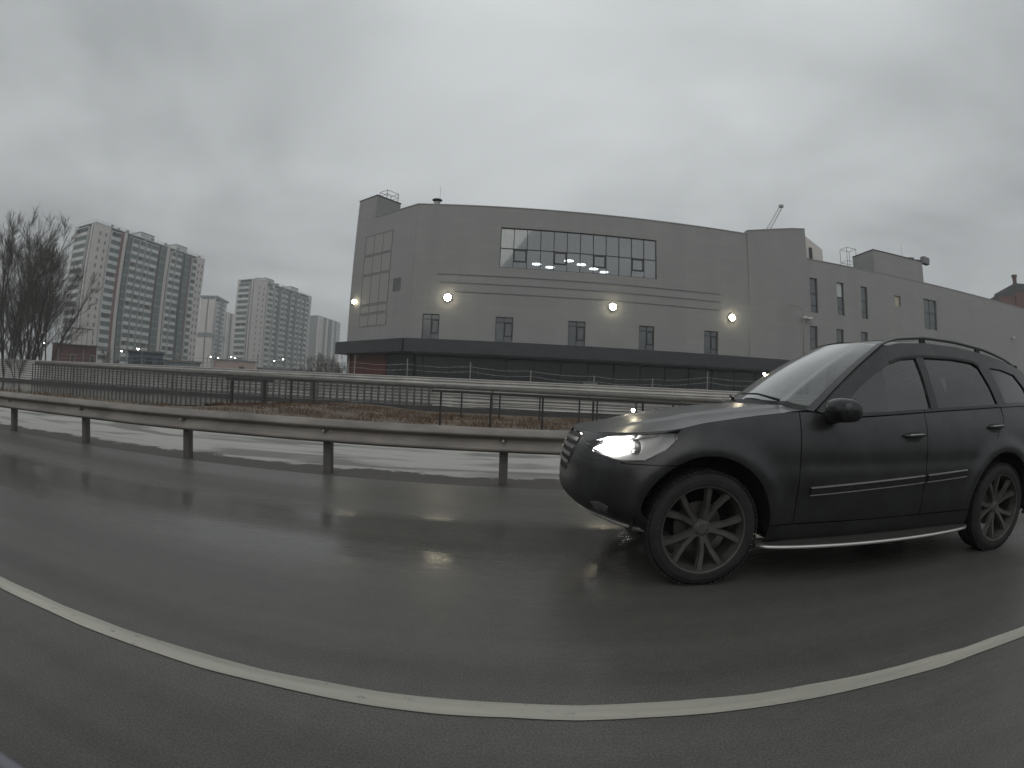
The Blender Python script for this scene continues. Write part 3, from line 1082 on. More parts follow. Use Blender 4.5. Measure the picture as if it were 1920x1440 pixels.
# wall floodlights
def wl(label, u, y, z, loc=None, s=1.0, group='lit floodlights on the grey facade'):
    t = thing('wall_floodlight', label, 'floodlight', loc or bw(u, y, z), BR, group)
    t.scale = (s, s, s)
    MB().box(-.12, -.15, -.1, .12, 0, .1).build('bracket', MT['steel'], t)
    q = MB().lathe([(0, -.17), (.24, -.17), (.30, -.2), (.30, -.26), (.26, -.28)], 'y', 20)
    q.build('housing', MT['frame'], t, smooth=True)
    q = MB().lathe([(0, -.40), (.14, -.395), (.25, -.35), (.30, -.27)], 'y', 20)
    q.build('lens', MT['lampwhite'], t, smooth=True)
wl('bright lit floodlight on the facade above the leftmost lower window', -6.88, 0, 9.4)
wl('bright lit floodlight on the facade left of centre under the long ribbon window', 7.37, 0, 9.4)
wl('bright lit floodlight on the plain facade right of the last lower window', 18.98, 0, 9.37)
wl('smaller lit floodlight on the chamfered left end of the building', 0, 0, 0, cw(L-8.2, 0, 9.69), .62)
# street lamp before the wing and small wall cameras
t = thing('street_lamp', 'slim pale street lamp with a curved arm against the grey wall', 'street lamp', bw(26.3, -1.6, 0))
MB().tube([(0, 0, 0), (0, 0, 10.0), (-.06, 0, 10.45), (-.3, 0, 10.8), (-1.0, 0, 10.98)], [.09, .06, .05, .045, .04], 8).build('pole', MT['steel'], t, smooth=True)
MB().obox((-1.25, 0, 10.98), (.3, 0, .05), (0, .1, 0), (0, 0, .05)).build('lamp_head', MT['steel'], t, bevel=.02)
def camw(label, u, z):
    t = thing('wall_camera', label, 'camera', bw(u, -.13 if u < 28 else 0, z), BR)
    MB().box(-.05, -.2, -.05, .05, 0, .05).build('bracket', MT['tgrey'], t)
    MB().obox((0, -.34, -.02), (.3, 0, .03), (0, .12, 0), (0, 0, .11)).build('camera_body', MT['tslab'], t, bevel=.03)
camw('pale wall camera nearest the slim street lamp', 27.3, 10.14)
camw('pale wall camera just above the lower leftmost narrow window', 27.95, 10.12)
camw('small wall camera high on the wing wall right of the tall window', 67.2, 11.75)

# ------------------------------------------------------------------ tower blocks (local frame: x along the long side away from the camera, y into the block)
MT['twin'] = mat('tower_window_glass', (.16, .165, .17), .3, var=.4, scale=.3)
def polar(az, r, z=0.0): return (r*math.sin(R(az)), r*math.cos(R(az)), z)
NW = {}
def tower(name, label, corner, farend, width, H, segs, fl=2.95, z0=0.3, ends=True, wincap=96):
    cx, cy = corner
    d = Vector((farend[0]-cx, farend[1]-cy, 0))
    Ln = d.length
    rz = math.atan2(d.y, d.x)
    t = thing(name, label, 'apartment block', (cx, cy, 0), rz, 'tall apartment blocks in the haze')
    nfl = int((H-3)/fl)
    # local: x 0..Ln along the long facade, which faces -y ; the near end faces -x ; the block lies on +y
    core = MB().box(.4, .4, z0, Ln-.4, width-.4, H-.3)
    core.build('core_wall', MT['tgrey'], t)
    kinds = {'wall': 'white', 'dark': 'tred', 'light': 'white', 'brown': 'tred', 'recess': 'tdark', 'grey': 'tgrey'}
    wins = []
    def seg(a, b, kind, put):
        # put(u0,u1,d0,d1,z0,z1) gives box coordinates with d outward
        w = b-a
        if kind in kinds:
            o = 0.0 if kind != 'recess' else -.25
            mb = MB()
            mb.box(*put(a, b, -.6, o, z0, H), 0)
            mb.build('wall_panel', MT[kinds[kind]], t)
            if kind in ('wall',):
                for k in range(nfl):
                    z = z0+3.4+k*fl
                    for fu in (.38, .75) if w > 4 else (.5,):
                        wins.append((put(a+w*fu-.45, a+w*fu+.45, o, o+.03, z, z+1.35)))
        elif kind == 'glass':
            mb = MB()
            mb.box(*put(a, b, -.6, .5, z0+3, H-.3), 0)
            for k in range(nfl+1):
                z = z0+3+k*fl
                mb.box(*put(a-.03, b+.03, .5, .58, z-.18, z+.18 if k % 3 else z+.6), 1)
            n = max(2, int(w/1.6))
            for i in range(n+1):
                u = a+w*i/n
                mb.box(*put(u-.06, u+.06, .49, .56, z0+3, H-.3), 2)
            mb.build('glazed_bay', [MT['tgreen'], MT['tgrey'], MT['tdark']], t)
        elif kind == 'bal':
            mb = MB()
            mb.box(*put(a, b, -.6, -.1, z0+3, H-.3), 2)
            for k in range(nfl+1):
                z = z0+3+k*fl
                mb.box(*put(a, b, -.1, 1.15, z-.14, z+.12), 0)
                if k < nfl:
                    mb.box(*put(a, b, 1.0, 1.12, z+.12, z+1.12), 0)
                    nn = max(1, int(round(w/3.2)))
                    for i in range(nn+1):
                        u = a+.06+(w-.12)*i/nn
                        mb.box(*put(u-.06, u+.06, -.1, 1.0, z+.12, z+fl-.14), 0)
                    if (k*7+int(a)) % 5:
                        mb.box(*put(a+.1, b-.1, .95, 1.02, z+1.12, z+fl-.14), 1)
                    n = max(2, int(w/1.3))
                    for i in range(n+1):
                        u = a+.1+(w-.2)*i/n
                        mb.box(*put(u-.05, u+.05, .94, 1.04, z+1.12, z+fl-.14), 2)
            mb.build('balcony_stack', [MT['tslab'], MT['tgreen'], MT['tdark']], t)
    def put_long(u0, u1, d0, d1, a, b): return (u0, -d1, a, u1, -d0, b)
    def put_end(u0, u1, d0, d1, a, b): return (-d1, u0, a, -d0, u1, b)
    x = 0
    for kind, a, b in segs:
        seg(a*Ln, b*Ln, kind, put_long)
    if ends:
        for kind, a, b in (('grey', 0.02, .10), ('light', .10, .18), ('bal', .22, .82), ('light', .84, 1.0)):
            seg(a*width, b*width, kind, put_end)
    # windows: each a part of its own, copies sharing one mesh; beyond wincap the rest become one mesh
    m0 = {}
    for i, w in enumerate(wins[:wincap]):
        key = tuple(round(w[j+3]-w[j], 2) for j in range(3))
        if key not in m0:
            m0[key] = o = MB().box(0, 0, 0, *key).build('window', MT['twin'], t)
        else:
            o = m0[key].copy()
            C.objects.link(o)
            o.parent = t
        o.location = w[:3]
    if wins[wincap:]:
        mb = MB()
        for w in wins[wincap:]:
            mb.box(*w)
        o = mb.build('window', MT['twin'], t)
        o['kind'] = 'stuff'
    MB().box(-.1, -.1, H, Ln+.1, width+.1, H+.25).build('roof_parapet', MT['tslab'], t)
    return t, Ln, nfl
SEG1 = [('wall', 0, .125), ('bal', .128, .20), ('dark', .205, .235), ('light', .237, .262), ('glass', .266, .30), ('bal', .303, .35), ('recess', .351, .362), ('bal', .364, .408), ('light', .410, .418), ('bal', .421, .455), ('recess', .456, .463), ('bal', .465, .525), ('dark', .528, .548), ('glass', .552, .608), ('light', .612, .645), ('bal', .652, .69), ('light', .692, .70), ('bal', .703, .755), ('recess', .758, .79), ('glass', .793, .838), ('brown', .842, .858), ('bal', .862, .905), ('wall', .907, 1.0)]
def ty(p): return (p[0], p[1])
t1, Ln, nf = tower('apartment_tower', 'tallest white and maroon apartment block behind the bare tree', ty(polar(-48.85, 200)), ty(polar(-36.09, 240)), 14.2, 54.8, SEG1)
def roofboxes(t, Ln, H, items):
    for a, b, h in items:
        mb = MB().box(a*Ln, 1.2, H+.25, b*Ln, 9.5, H+.25+h)
        o = mb.build('roof_house', MT['tslab'], t)
        MB().box(a*Ln-.2, 1.0, H+.25+h, b*Ln+.2, 9.7, H+.45+h).build('roof_slab', MT['tgrey'], o)
    rr = random.Random(int(Ln*10))
    for k in range(7):
        u = rr.uniform(.12, .95)*Ln
        MB().box(u, .6, H+.25, u+rr.uniform(.5, 1.2), 1.6, H+.25+rr.uniform(.6, 1.3)).build('roof_vent', MT['tgrey'], t)
    q = MB()
    for z in (1.0, .5):
        q.tube([(0, .1, H+.25+z), (Ln, .1, H+.25+z)], .04, 4)
    q.tube([(0, .1, H+1.25), (0, 13, H+1.25)], .04, 4)
    for k in range(int(Ln/3)):
        q.tube([(k*3, .1, H+.2), (k*3, .1, H+1.25)], .04, 4)
    q.build('roof_railing', MT['tgrey'], t)
roofboxes(t1, Ln, 54.8, [(.38, .50, 2.3), (.71, .82, 2.4)])
SEG2 = [('wall', 0, .20), ('bal', .205, .28), ('light', .285, .315), ('bal', .32, .36), ('glass', .363, .40), ('grey', .403, .43), ('bal', .435, .48), ('light', .482, .492), ('bal', .495, .53), ('glass', .533, .58), ('recess', .582, .60), ('bal', .603, .65), ('light', .652, .665), ('glass', .668, .71), ('bal', .713, .755), ('grey', .758, .79), ('bal', .793, .83), ('glass', .833, .87), ('bal', .873, .93), ('wall', .935, 1.0)]
t2, Ln2, _ = tower('apartment_tower', 'grey green apartment block standing alone between the tallest block and the mall', ty(polar(-30.3, 275)), ty(polar(-23.89, 317)), 12.6, 55.4, SEG2)
roofboxes(t2, Ln2, 55.4, [(.18, .32, 2.3), (.62, .76, 2.2)])
SEG3 = [('light', 0, .06), ('bal', .08, .30), ('glass', .32, .5), ('bal', .52, .72), ('light', .74, 1.0)]
t3, Ln3, _ = tower('apartment_tower', 'narrow white apartment block peeping out behind the tallest block', ty(polar(-34.42, 350)), ty(polar(-33.12, 372)), 11, 55.6, SEG3, ends=False)
MB().box(-.5, -1.3, 55.9, Ln3+.6, 11.6, 56.9).build('roof_overhang', MT['tgrey'], t3)
for a, b in ((.5, 4.6), (5.6, 10.6)):
    MB().box(-.25, a, 4, -.01, b, 30).build('end_panel', MT['white'], t3)
    MB().box(-.25, a, 33, -.01, b, 54.5).build('end_panel', MT['white'], t3)
MB().box(-.3, -.8, 30.3, Ln3, 11, 32.7).build('band_panel', MT['tgrey'], t3)
t4, Ln4, _ = tower('apartment_tower', 'pale farthest apartment block with vertical stripes beside the mall corner', ty(polar(-22.95, 390)), ty(polar(-20.5, 425)), 8, 54.5, [('wall', 0, .22), ('grey', .22, .34), ('light', .34, .45), ('glass', .46, .58), ('light', .6, .72), ('grey', .72, .82), ('wall', .82, 1)], ends=False)
t5, Ln5, _ = tower('apartment_tower', 'thin sliver of a far pale block between two taller blocks', ty(polar(-32.95, 420)), ty(polar(-32.2, 432)), 10, 56.0, [('light', 0, .4), ('glass', .42, .6), ('light', .62, 1)], ends=False)

# ------------------------------------------------------------------ low buildings and things between the fence and the blocks
def lowb(name, label, cat, az0, az1, r, z1, m, depth=5.0, roofm=None, z0=0.0):
    a, b = Vector(polar(az0, r)), Vector(polar(az1, r))
    d = b-a
    t = thing(name, label, cat, a, math.atan2(d.y, d.x))
    MB().box(0, 0, z0, d.length, depth, z1).build('wall', m, t)
    MB().box(-.2, -.2, z1, d.length+.2, depth+.2, z1+.22).build('roof', roofm or MT['tgrey'], t)
    return t, d.length
tb, lb = lowb('red_building', 'low dull red building below the white panels behind the bare tree', 'building', -51.7, -46.9, 96, 6.1, MT['red_wall'])
for u in (3.3, 6.9):
    w = MB().box(u, -.06, 2.2, u+.9, -.005, 4.6).build('window', MT['pink'], tb)
    MB().box(u+.1, -.075, 2.3, u+.8, -.062, 4.5).build('pane', MT['tdark'], w)
bb = thing('billboard', 'four white blank panels standing over the low red building', 'billboard', polar(-49.75, 95.5), math.atan2(polar(-47.5, 95.5)[1]-polar(-49.75, 95.5)[1], polar(-47.5, 95.5)[0]-polar(-49.75, 95.5)[0]))
for k in range(4):
    MB().box(k*.95+.03, -.3, 6.2, k*.95+.9, -.24, 8.7).build('panel', MT['boardwhite'], bb)
fr = MB()
for k in range(5):
    fr.box(k*.95-.035, -.33, 4.5, k*.95+.028, -.2, 8.8)
fr.box(-.035, -.34, 8.72, 3.85, -.2, 8.86)
fr.build('frame', MT['frame'], bb)
ts, ls = lowb('low_shed', 'pale pink low shed between the two nearest apartment blocks', 'shed', -34.1, -29.5, 118, 6.2, MT['pink'])
w = MB().box(ls*.62, -.06, 3.9, ls*.74, -.005, 5.1).build('window', MT['frame'], ts)
MB().box(ls*.63, -.075, 4.0, ls*.73, -.062, 5.0).build('pane', MT['tdark'], w)
tcb, lc = lowb('site_cabin', 'dark blue grey cabin at the foot of the tallest block', 'cabin', -43.4, -39.6, 72, 4.6, MT['blue'], 2.5)
for k in range(3):
    w = MB().box(.8+k*1.6, -.06, 2.9, 1.7+k*1.6, -.005, 3.9).build('window', MT['frame'], tcb)
    MB().box(.87+k*1.6, -.075, 2.97, 1.63+k*1.6, -.062, 3.83).build('pane', MT['tgreen'], w)
tcc, lcc = lowb('site_cabin', 'long light blue cabin right of the dark blue cabin', 'cabin', -39.4, -35.5, 73, 3.7, mat('pale_blue_cabin', (.26, .30, .33), .6, var=.1), 2.5)
for k in range(3):
    w = MB().box(.6+k*1.5, -.06, 2.2, 1.4+k*1.5, -.005, 3.1).build('window', MT['frame'], tcc)
    MB().box(.67+k*1.5, -.075, 2.27, 1.33+k*1.5, -.062, 3.03).build('pane', MT['tgreen'], w)
tdk, ldk = lowb('long_wall', 'long low grey wall at the foot of the grey green block', 'wall', -29.3, -21.5, 120, 5.0, MT['tgrey'], 1.0)
# red brick building behind the wing, far right
ra, rb = Vector(polar(51.0, 128)), Vector(polar(60, 140))
d = rb-ra
tr = thing('brick_building', 'red brick building with a stepped roof rising behind the grey wing', 'building', ra, math.atan2(d.y, d.x))
MB().box(0, 0, 0, 3.2, 12, 25.5).build('low_wing', MT['red_wall'], tr)
MB().box(3.21, .4, 0, 7.6, 12, 26.9).build('middle_wing', MT['red_wall'], tr)
MB().box(7.61, 0, 0, 24, 12, 29.4).build('main_block', MT['red_wall'], tr)
MB().box(-.2, -.2, 25.5, 3.3, 12, 25.8).build('roof_edge', MT['tdark'], tr)
MB().box(3.1, .2, 26.9, 7.6, 12, 27.2).build('roof_edge', MT['tdark'], tr)
MB().box(7.4, -.2, 28.0, 24.2, 12.2, 29.7).build('roof_edge', MT['tdark'], tr)
MB().lathe([(0, 0), (.55, 0), (.55, 2.4), (.75, 2.4), (.75, 2.9), (0, 3.0)], 'z', 14, (9.8, 4, 29.7)).build('chimney', MT['brick'], tr)
# crane behind the end block
cb = Vector(polar(26.2, 92))
ct = thing('tower_crane', 'thin lattice crane jib slanting up behind the roof of the end block', 'crane', cb)
def lattice(mb, a, b, w, n, r):
    a, b = Vector(a), Vector(b)
    d = (b-a).normalized()
    s1 = d.cross(Vector((0, 1, 0))).normalized()*w
    s2 = d.cross(s1).normalized()*w
    cs = [s1+s2, s1-s2, -s1-s2, -s1+s2]
    for c in cs:
        mb.tube([a+c, b+c*.75], r, 4)
    for i in range(n):
        p, q_ = a+(b-a)*(i/n), a+(b-a)*((i+1)/n)
        for k in range(4):
            mb.tube([p+cs[k], q_+cs[(k+1) % 4]], r*.6, 3)
q = MB()
lattice(q, (0, 0, 0), (0, 0, 30.2), .5, 18, .05)
q.build('mast', MT['steel'], ct)
q = MB()
tip = Vector(polar(28.6, 92, 36.6))-cb
lattice(q, (.1, 0, 30.5), tip, .32, 10, .035)
q.build('jib', MT['tslab'], ct)
MB().obox((-.2, 0, 30.4), (1.2, 0, 0), (0, 1.0, 0), (0, 0, .5)).build('slewing_platform', MT['steel'], ct)
MB().obox(tip, (.35, 0, 0), (0, .35, 0), (0, 0, .22)).build('jib_head', MT['steel'], ct)

# far street lamps (lit)
def slamp(label, az, tan, r):
    z = 1.165+tan*r
    t = thing('street_lamp', label, 'street lamp', polar(az, r), R(-az), 'lit street lamps in the distance')
    MB().tube([(0, 0, 0), (0, 0, z+.1), (.15, -.1, z+.35), (.7, -.5, z+.3)], [.11, .07, .05, .04], 6).build('pole', MT['tgrey'], t)
    MB().obox((.8, -.55, z+.24), (.4, -.25, 0), (.1, .17, 0), (0, 0, .08)).build('lamp_head', MT['tgrey'], t)
    q = MB().lathe([(0, -.16), (.1, -.12), (.16, 0), (0, .01)], 'z', 10, (.8, -.55, z+.12))
    q.build('lens', MT['street'], t, smooth=True)
for a in (('lit street lamp lowest among the bare tree branches', -54.01, .0397, 110), ('lit street lamp highest among the bare tree branches', -53.07, .0497, 120), ('lit street lamp between the trunk and the red building, low', -53.0, .0391, 125), ('lit street lamp at the left edge of the tallest block', -51.72, .0487, 118),
          ('small lit street lamp left of the dark blue cabin', -44.64, .0459, 105), ('bright lit street lamp over the dark blue cabin', -42.97, .0515, 80),
          ('lit street lamp above the left end of the pale pink shed', -34.77, .0472, 130), ('lit street lamp right over the pale pink shed roof', -33.94, .0455, 135), ('fainter lit street lamp before the sliver block', -32.51, .0496, 150), ('lit street lamp at the foot of the grey green block, left', -32.15, .0471, 120), ('lit street lamp before the grey green block, middle', -27.88, .0465, 110), ('lit street lamp before the grey green block, right', -26.85, .0505, 140)):
    slamp(*a)

# ------------------------------------------------------------------ bare trees
def tree(label, loc, h, seed, spread=.30, stems=4, twigs=1.0, lean=(0, 0), group=None, twigr=.007, name='bare_tree'):
    rr = random.Random(seed)
    t = thing(name, label, 'tree', loc, 0, group)
    trunk, crown = MB(), MB()
    def limb(p, d, ln, r0, r1, n, mb, sides, up, wob):
        pts, rads = [Vector(p)], [r0]
        dd = Vector(d).normalized()
        for i in range(n):
            dd = (dd+Vector((rr.gauss(0, wob), rr.gauss(0, wob), up+rr.gauss(0, wob*.5)))).normalized()
            pts.append(pts[-1]+dd*ln/n)
            rads.append(r0+(r1-r0)*(i+1)/n)
        mb.tube(pts, rads, sides, caps=False)
        return pts, rads
    def at(pts, f):
        x = f*(len(pts)-1)
        i = min(len(pts)-2, int(x))
        return pts[i].lerp(pts[i+1], x-i), (pts[i+1]-pts[i]).normalized()
    def off(d, ang):
        s_ = d.orthogonal().normalized()
        s_.rotate(Matrix.Rotation(rr.uniform(0, 2*PI), 3, d))
        return (d*math.cos(ang)+s_*math.sin(ang)).normalized()
    for s in range(stems):
        a = 2*PI*(s+rr.uniform(-.3, .3))/stems
        tilt = rr.uniform(.4, 1.0)*spread
        d0 = Vector((math.cos(a)*tilt+lean[0], math.sin(a)*tilt+lean[1], 1))
        H_ = h*rr.uniform(.82, 1.0)
        r = h*rr.uniform(.006, .0095)
        P1, R1 = limb((math.cos(a)*.25, math.sin(a)*.2, -.2), d0, H_*.92, r, .02, 9, trunk, 7, .035, .075)
        for i in range(int(20*twigs)):
            f = rr.uniform(.16, .97)
            p, d = at(P1, f)
            l2 = h*rr.uniform(.24, .36)*(1.08-f*.75)
            P2, R2_ = limb(p, off(d, rr.uniform(.35, .75)), l2, max(.012, r*(1-f)*.6), .008, 6, crown, 5, .07, .11)
            for j in range(int(12*twigs)):
                f2 = rr.uniform(.2, 1)
                p2, d2 = at(P2, f2)
                l3 = l2*rr.uniform(.28, .52)
                P3, _r = limb(p2, off(d2, rr.uniform(.25, .7)), l3, .010, twigr, 4, crown, 3, .07, .12)
                for k in range(int(9*twigs)):
                    p3, d3 = at(P3, rr.uniform(.15, 1))
                    limb(p3, off(d3, rr.uniform(.2, .6)), l3*rr.uniform(.3, .65), twigr, twigr*.6, 2, crown, 3, .06, .12)
    trunk.build('trunk', MT['bark'], t, smooth=True, fix=False)
    crown.build('crown', MT['twig'], t, fix=False)
    return t
G = 'bare trees left of the tall block'
tree('tall bare tree with dark forked trunks at the left picture edge', (-51.0, 33.6, .1), 18.6, 21, .42, 5, 1.0, (-.02, 0), G)
tree('tall bare tree with three upright trunks standing by the fence end', (-47.4, 34.2, .1), 17.6, 5, .36, 4, 1.05, (.0, 0), G)
tree('bare tree with crooked limbs reaching before the tallest block', (-45.9, 34.9, .1), 14.6, 33, .46, 4, .9, (.07, 0), G)
tree('slender bare tree farther back among the left branches', (-54.5, 39.0, .1), 18.5, 14, .30, 3, 1.0, (.03, 0), G)
tree('low bare bushy tree at the foot of the left trunks', (-48.2, 33.2, .1), 6.5, 9, .6, 4, .8, (0, 0), G)
G = 'bare shrubs far behind the fence'
for i, (az, r, h, lab) in enumerate(((-23.3, 96, 8.2, 'bare grey shrub tree under the striped far block, left'), (-22.2, 99, 9.0, 'tallest bare shrub tree under the striped far block'), (-21.2, 95, 8.0, 'bare shrub tree close to the mall corner'), (-24.8, 100, 6.2, 'low bare shrub tree before the grey green block'), (-20.4, 104, 8.0, 'bare reddish shrub tree touching the mall canopy corner'))):
    tree(lab, polar(az, r), h, 50+i, .42, 4, .6, (0, 0), G, .015)
for i, (az, r, h, lab) in enumerate(((-37.2, 90, 5.4, 'small bare tree right of the light blue cabin'), (-45.4, 92, 6.6, 'small bare tree right of the four white panels'))):
    tree(lab, polar(az, r), h, 70+i, .42, 3, .6, (0, 0), None, .015)

# ------------------------------------------------------------------ the dark car (local frame: x from the front axle to the rear, -y side faces the camera)
car = thing('car', 'dark wet five door estate off roader with lit headlight passing in the next lane', 'car', (1.173, 4.05, 0))
def paintmat():
    m = mat('dark_car_paint', (0.038, 0.0375, 0.039), 0.42, .75, var=.25, scale=6, coat=.7, ior=1.5)
    t = m.node_tree
    b = t.nodes['Principled BSDF']
    b.inputs['Coat Roughness'].default_value = .20
    co = nd(t, 'ShaderNodeTexCoord')
    sp = nd(t, 'ShaderNodeSeparateXYZ')
    lk(t, co.outputs['Object'], sp.inputs[0])
    n = nd(t, 'ShaderNodeTexNoise')
    n.inputs['Scale'].default_value = 4.0
    n.inputs['Detail'].default_value = 6
    lk(t, co.outputs['Object'], n.inputs['Vector'])
    mr = nd(t, 'ShaderNodeMapRange')              # road film on lower panels, its colour darkened to paint their shade
    mr.inputs['From Min'].default_value = .95
    mr.inputs['From Max'].default_value = .25
    mr.inputs['To Min'].default_value = .0
    mr.inputs['To Max'].default_value = .55
    lk(t, sp.outputs['Z'], mr.inputs['Value'])
    mu = nd(t, 'ShaderNodeMath', operation='MULTIPLY')
    lk(t, mr.outputs[0], mu.inputs[0])
    lk(t, n.outputs['Fac'], mu.inputs[1])
    src = b.inputs['Base Color'].links[0].from_socket
    mm = nd(t, 'ShaderNodeMix', data_type='RGBA')
    lk(t, mu.outputs[0], mm.inputs['Factor'])
    lk(t, src, mm.inputs['A'])
    mm.inputs['B'].default_value = (.017, .0165, .0165, 1)
    lk(t, mm.outputs['Result'], b.inputs['Base Color'])
    r2 = nd(t, 'ShaderNodeMapRange')
    r2.inputs['From Max'].default_value = .35
    r2.inputs['To Min'].default_value = .42
    r2.inputs['To Max'].default_value = .62
    lk(t, mu.outputs[0], r2.inputs['Value'])
    lk(t, r2.outputs[0], b.inputs['Roughness'])
    c2 = nd(t, 'ShaderNodeMapRange')
    c2.inputs['From Max'].default_value = .3
    c2.inputs['To Min'].default_value = .7
    c2.inputs['To Max'].default_value = .08
    lk(t, mu.outputs[0], c2.inputs['Value'])
    lk(t, c2.outputs[0], b.inputs['Coat Weight'])
    return m
PAINT = paintmat()
FOG = mat('fog_lamp_glass', (.10, .10, .10), .15, .2, var=.4, scale=20)
TRIM = mat('black_car_trim', (.012, .012, .012), .5, var=.2, scale=10)
GLOSSB = mat('gloss_black_trim', (.010, .010, .011), .2, var=.2, coat=.4)
CHROME = mat('dull_chrome', (.55, .55, .55), .25, .9, var=.1)
SILL = mat('running_board_rubber', (.05, .048, .045), .55, .2, var=.2)
ALU = mat('brushed_step_edge', (.62, .61, .58), .32, .8, var=.1)
RIM = mat('dirty_alloy', (.085, .083, .075), .5, .45, var=.3, scale=9)
CGLASS = glassmat('tinted_car_glass', (.52, .58, .56), 2.7, .08)
CGLASS2 = glassmat('dark_tinted_car_glass', (.16, .18, .18), 2.3, .08)
WGLASS = glassmat('windscreen_glass', (.50, .56, .54), 2.7, .10)
LENSG = glassmat('headlight_glass', (.88, .88, .88), 1.0, .02)
# --- plan curve of the body: s runs along the side (s = x between the corners), round the corners to the middle
def corner_front(tt): return (-.38-.49*math.sin(tt)**(2/2.6), .945*math.cos(tt)**(2/2.2))
def corner_rear(tt): return (3.40+.51*math.sin(tt)**(2/3.2), .945*math.cos(tt)**(2/3.2))
fp = [corner_front(PI/2*i/200) for i in range(201)]
rp = [corner_rear(PI/2*i/200) for i in range(201)]
sv_, xv_, yv_ = [], [], []
acc = -.38
tmp = []
for i, (x, y) in enumerate(fp):
    if i: acc -= math.dist(fp[i-1], (x, y))
    tmp.append((acc, x, y))
tmp = tmp[::-1]
acc = 3.40
for i, (x, y) in enumerate(rp):
    if i: acc += math.dist(rp[i-1], (x, y))
    tmp.append((acc, x, y))
sv_, xv_, yv_ = map(np.array, zip(*tmp))
S0, S1 = float(sv_[0]), float(sv_[-1])
def sm_interp(xs, ys, w):
    g = np.linspace(xs[0]-.3, xs[-1]+.3, 600)
    v = np.interp(g, xs, ys)
    k = max(1, int(w/(g[1]-g[0])))
    ker = np.hanning(2*k+3)[1:-1]
    ker /= ker.sum()
    vp = np.pad(v, (len(ker)//2,), 'edge')
    v2 = np.convolve(vp, ker, 'valid')
    return lambda x: float(np.interp(x, g, v2))
Sf = sm_interp([.22, .32, .45, .60, .66, .76, .90, 1.0, 1.08, 1.18, 1.25], [.925, .955, .972, .985, .995, 1.0, .995, .982, .962, .915, .87], .10)
DXf = sm_interp([.22, .32, .40, .49, .58, .76, .82, .90, 1.0, 1.1], [.40, .28, .14, .02, .0, .01, .03, .06, .13, .26], .07)
TZ = sm_interp([-1.6, -.95, -.6, -.3, 0, .3, .6, .80, .98, 1.23, 1.9, 2.91, 3.4, 3.9, 4.6], [.955, .965, .985, 1.02, 1.065, 1.11, 1.145, 1.15, 1.108, 1.122, 1.168, 1.228, 1.25, 1.24, 1.23], .12)
def body(s, z):
    x, y = float(np.interp(s, sv_, xv_)), float(np.interp(s, sv_, yv_))
    x += DXf(z)*sstep(0, .5, -s)
    y *= Sf(z)
    fl = 0
    if z > .2:
        for cx in (0, 2.915):
            r = math.hypot(x-cx, z-.39)
            fl = max(fl, .030*math.exp(-((r-.50)/.075)**2)*sstep(-.62, -.48, s-cx+.0 if cx == 0 else s)*sstep(.2, .4, z))
    # crease of the shoulder
    y += fl - .006*math.exp(-((z-.80)/.05)**2)*sstep(.3, .8, s)
    return Vector((x, -y, z))
def green(x, z):
    y = .885-.36*(z-1.12)-.10*max(0, z-1.35)**1.5 - max(0, 1.5-x)*.09 - max(0, x-3.0)**1.4*.13
    return Vector((x, -y, z))
def ptin(poly, a, b):
    c = False
    n = len(poly)
    for i in range(n):
        x1, y1 = poly[i]
        x2, y2 = poly[(i+1) % n]
        if (y1 > b) != (y2 > b) and a < (x2-x1)*(b-y1)/(y2-y1)+x1:
            c = not c
    return c
def resample(poly, step, closed=True):
    o = []
    n = len(poly)
    for i in range(n if closed else n-1):
        p, q = poly[i], poly[(i+1) % n]
        d = math.dist(p, q)
        k = max(1, int(math.ceil(d/step)))
        o += [(p[0]+(q[0]-p[0])*j/k, p[1]+(q[1]-p[1])*j/k) for j in range(k)]
    if not closed:
        o.append(poly[-1])
    return o
